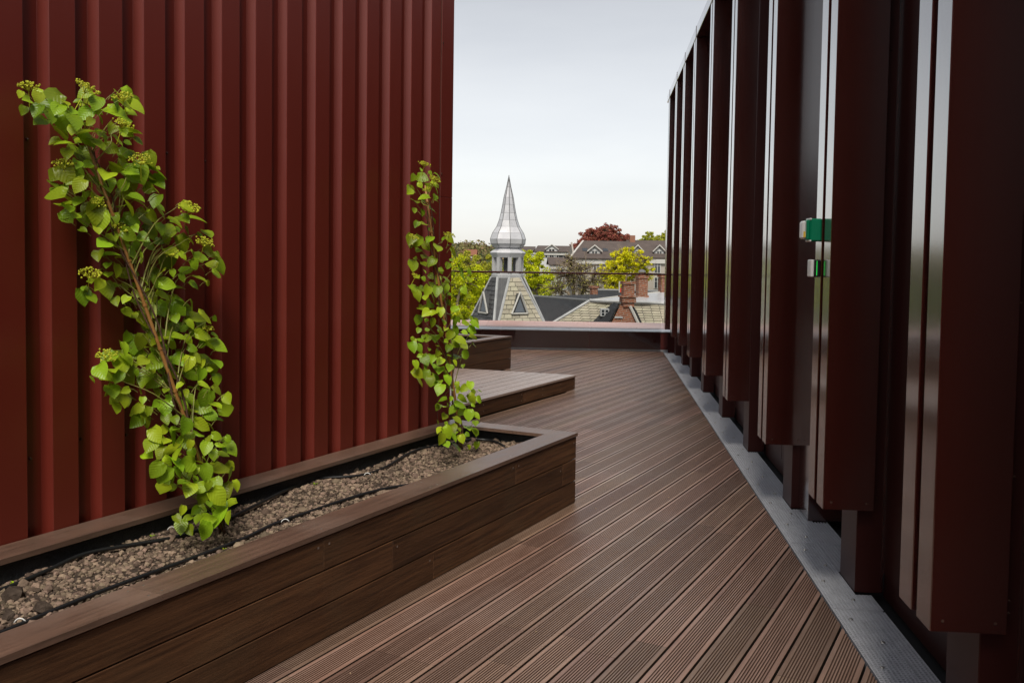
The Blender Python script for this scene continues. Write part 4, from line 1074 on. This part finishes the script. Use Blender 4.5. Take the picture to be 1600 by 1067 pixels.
V1 += bnd([(40, 120, [(600, 670), (690, 760), (745, 850), (840, 910)]), (120, 180, [(510, 590), (590, 730), (730, 930)]), (180, 240, [(450, 650), (670, 920)]), (240, 300, [(385, 650), (670, 910)]),
 (300, 350, [(450, 550), (570, 770), (790, 920)]), (350, 420, [(465, 525), (590, 730), (760, 950)]), (420, 480, [(565, 635), (660, 750), (790, 940)]), (480, 540, [(610, 690), (690, 790), (800, 910)]),
 (540, 620, [(605, 715), (700, 820), (850, 960)]), (620, 700, [(650, 830), (850, 970)]), (700, 760, [(660, 720), (710, 840), (840, 995)]), (760, 820, [(840, 920), (910, 960)]), (820, 900, [(730, 870), (870, 950)]), (900, 945, [(725, 790), (840, 870)])], 0, 480, 2.6675)
F1 = [(45, 143, .9), (132, 146, 1.1), (193, 160, 1.0), (190, 202, 1.0), (220, 258, 1.1), (100, 265, 1.0), (150, 322, .8), (182, 360, .9), (294, 332, 1.1), (318, 385, 1.0), (268, 402, .9), (140, 435, 1.0), (166, 562, 1.0), (325, 517, .6)]
vine('tall leaning vine with many pale flower clusters on a bamboo cane', V1, F1, (352, 832), (136, 222), -2.93, -3.22, 1.2, .068, 13.0, 31, 2)
V2 = bnd([(45, 70, [(155, 210)]), (70, 120, [(140, 235)]), (120, 170, [(135, 230)]), (170, 250, [(150, 220)]), (250, 300, [(180, 215)]), (290, 330, [(130, 165), (190, 290)]), (330, 390, [(125, 210), (262, 295)]),
 (390, 440, [(150, 290), (315, 345)]), (440, 500, [(135, 285), (318, 345)]), (500, 560, [(170, 290)]), (560, 620, [(160, 300), (300, 370)]), (620, 680, [(140, 250), (250, 365)]), (680, 740, [(150, 240), (250, 340)]), (740, 800, [(160, 240), (240, 275)]),
 (800, 880, [(230, 380)]), (880, 950, [(230, 375)]), (950, 1020, [(235, 370)])], 580, 240, 2.223)
F2 = [(662, 262, .9), (678, 285, .9), (645, 375, .8), (701, 372, .9), (725, 420, .8), (648, 435, .7), (668, 300, .7)]
vine('slender upright vine at the far end of the long planter', V2, F2, (722, 700), (664, 290), -2.90, -3.18, 1.4, .063, 10.6, 47, 2)
# seedlings in the gravel
sm = MB()
for an in (0.3, 2.4, 4.3):
    dx, dy = math.cos(an), math.sin(an)
    sm.add([(0, 0, .012), (dx * .012 - dy * .007, dy * .012 + dx * .007, .022), (dx * .028, dy * .028, .020), (dx * .012 + dy * .007, dy * .012 - dx * .007, .022)], [(0, 1, 2, 3)])
sm.tube([(0, 0, -.005), (0, 0, .014)], .0015, 4)
sme = sm.mesh('seedling'); sme.materials.append(T['leaf'])
for (px, py, k_, lab) in ((28, 884, 1.3, 'tiny green seedling at the near end beside the back hose'), (21, 913, .7, 'tiny seedling below the back hose near the left edge'), (237, 844, .6, 'tiny seedling on the gravel left of the cane base'), (350, 858, .5, 'tiny seedling by the front hose under the cane base'), (492, 763, .7, 'tiny seedling on the gravel between the two vines')):
    q = local1(px, py, SZ); o = link('seedling', sme); w_ = A * (q.x + AE) - N * (q.y + 2.440)
    o.location = (w_.x, w_.y, soil_h(q.x, q.y, SZ) + .004); o.scale = (k_, k_, k_); o.rotation_euler = (0, 0, px)
    tag(o, lab, 'seedling', 'seedlings in the planter gravel')
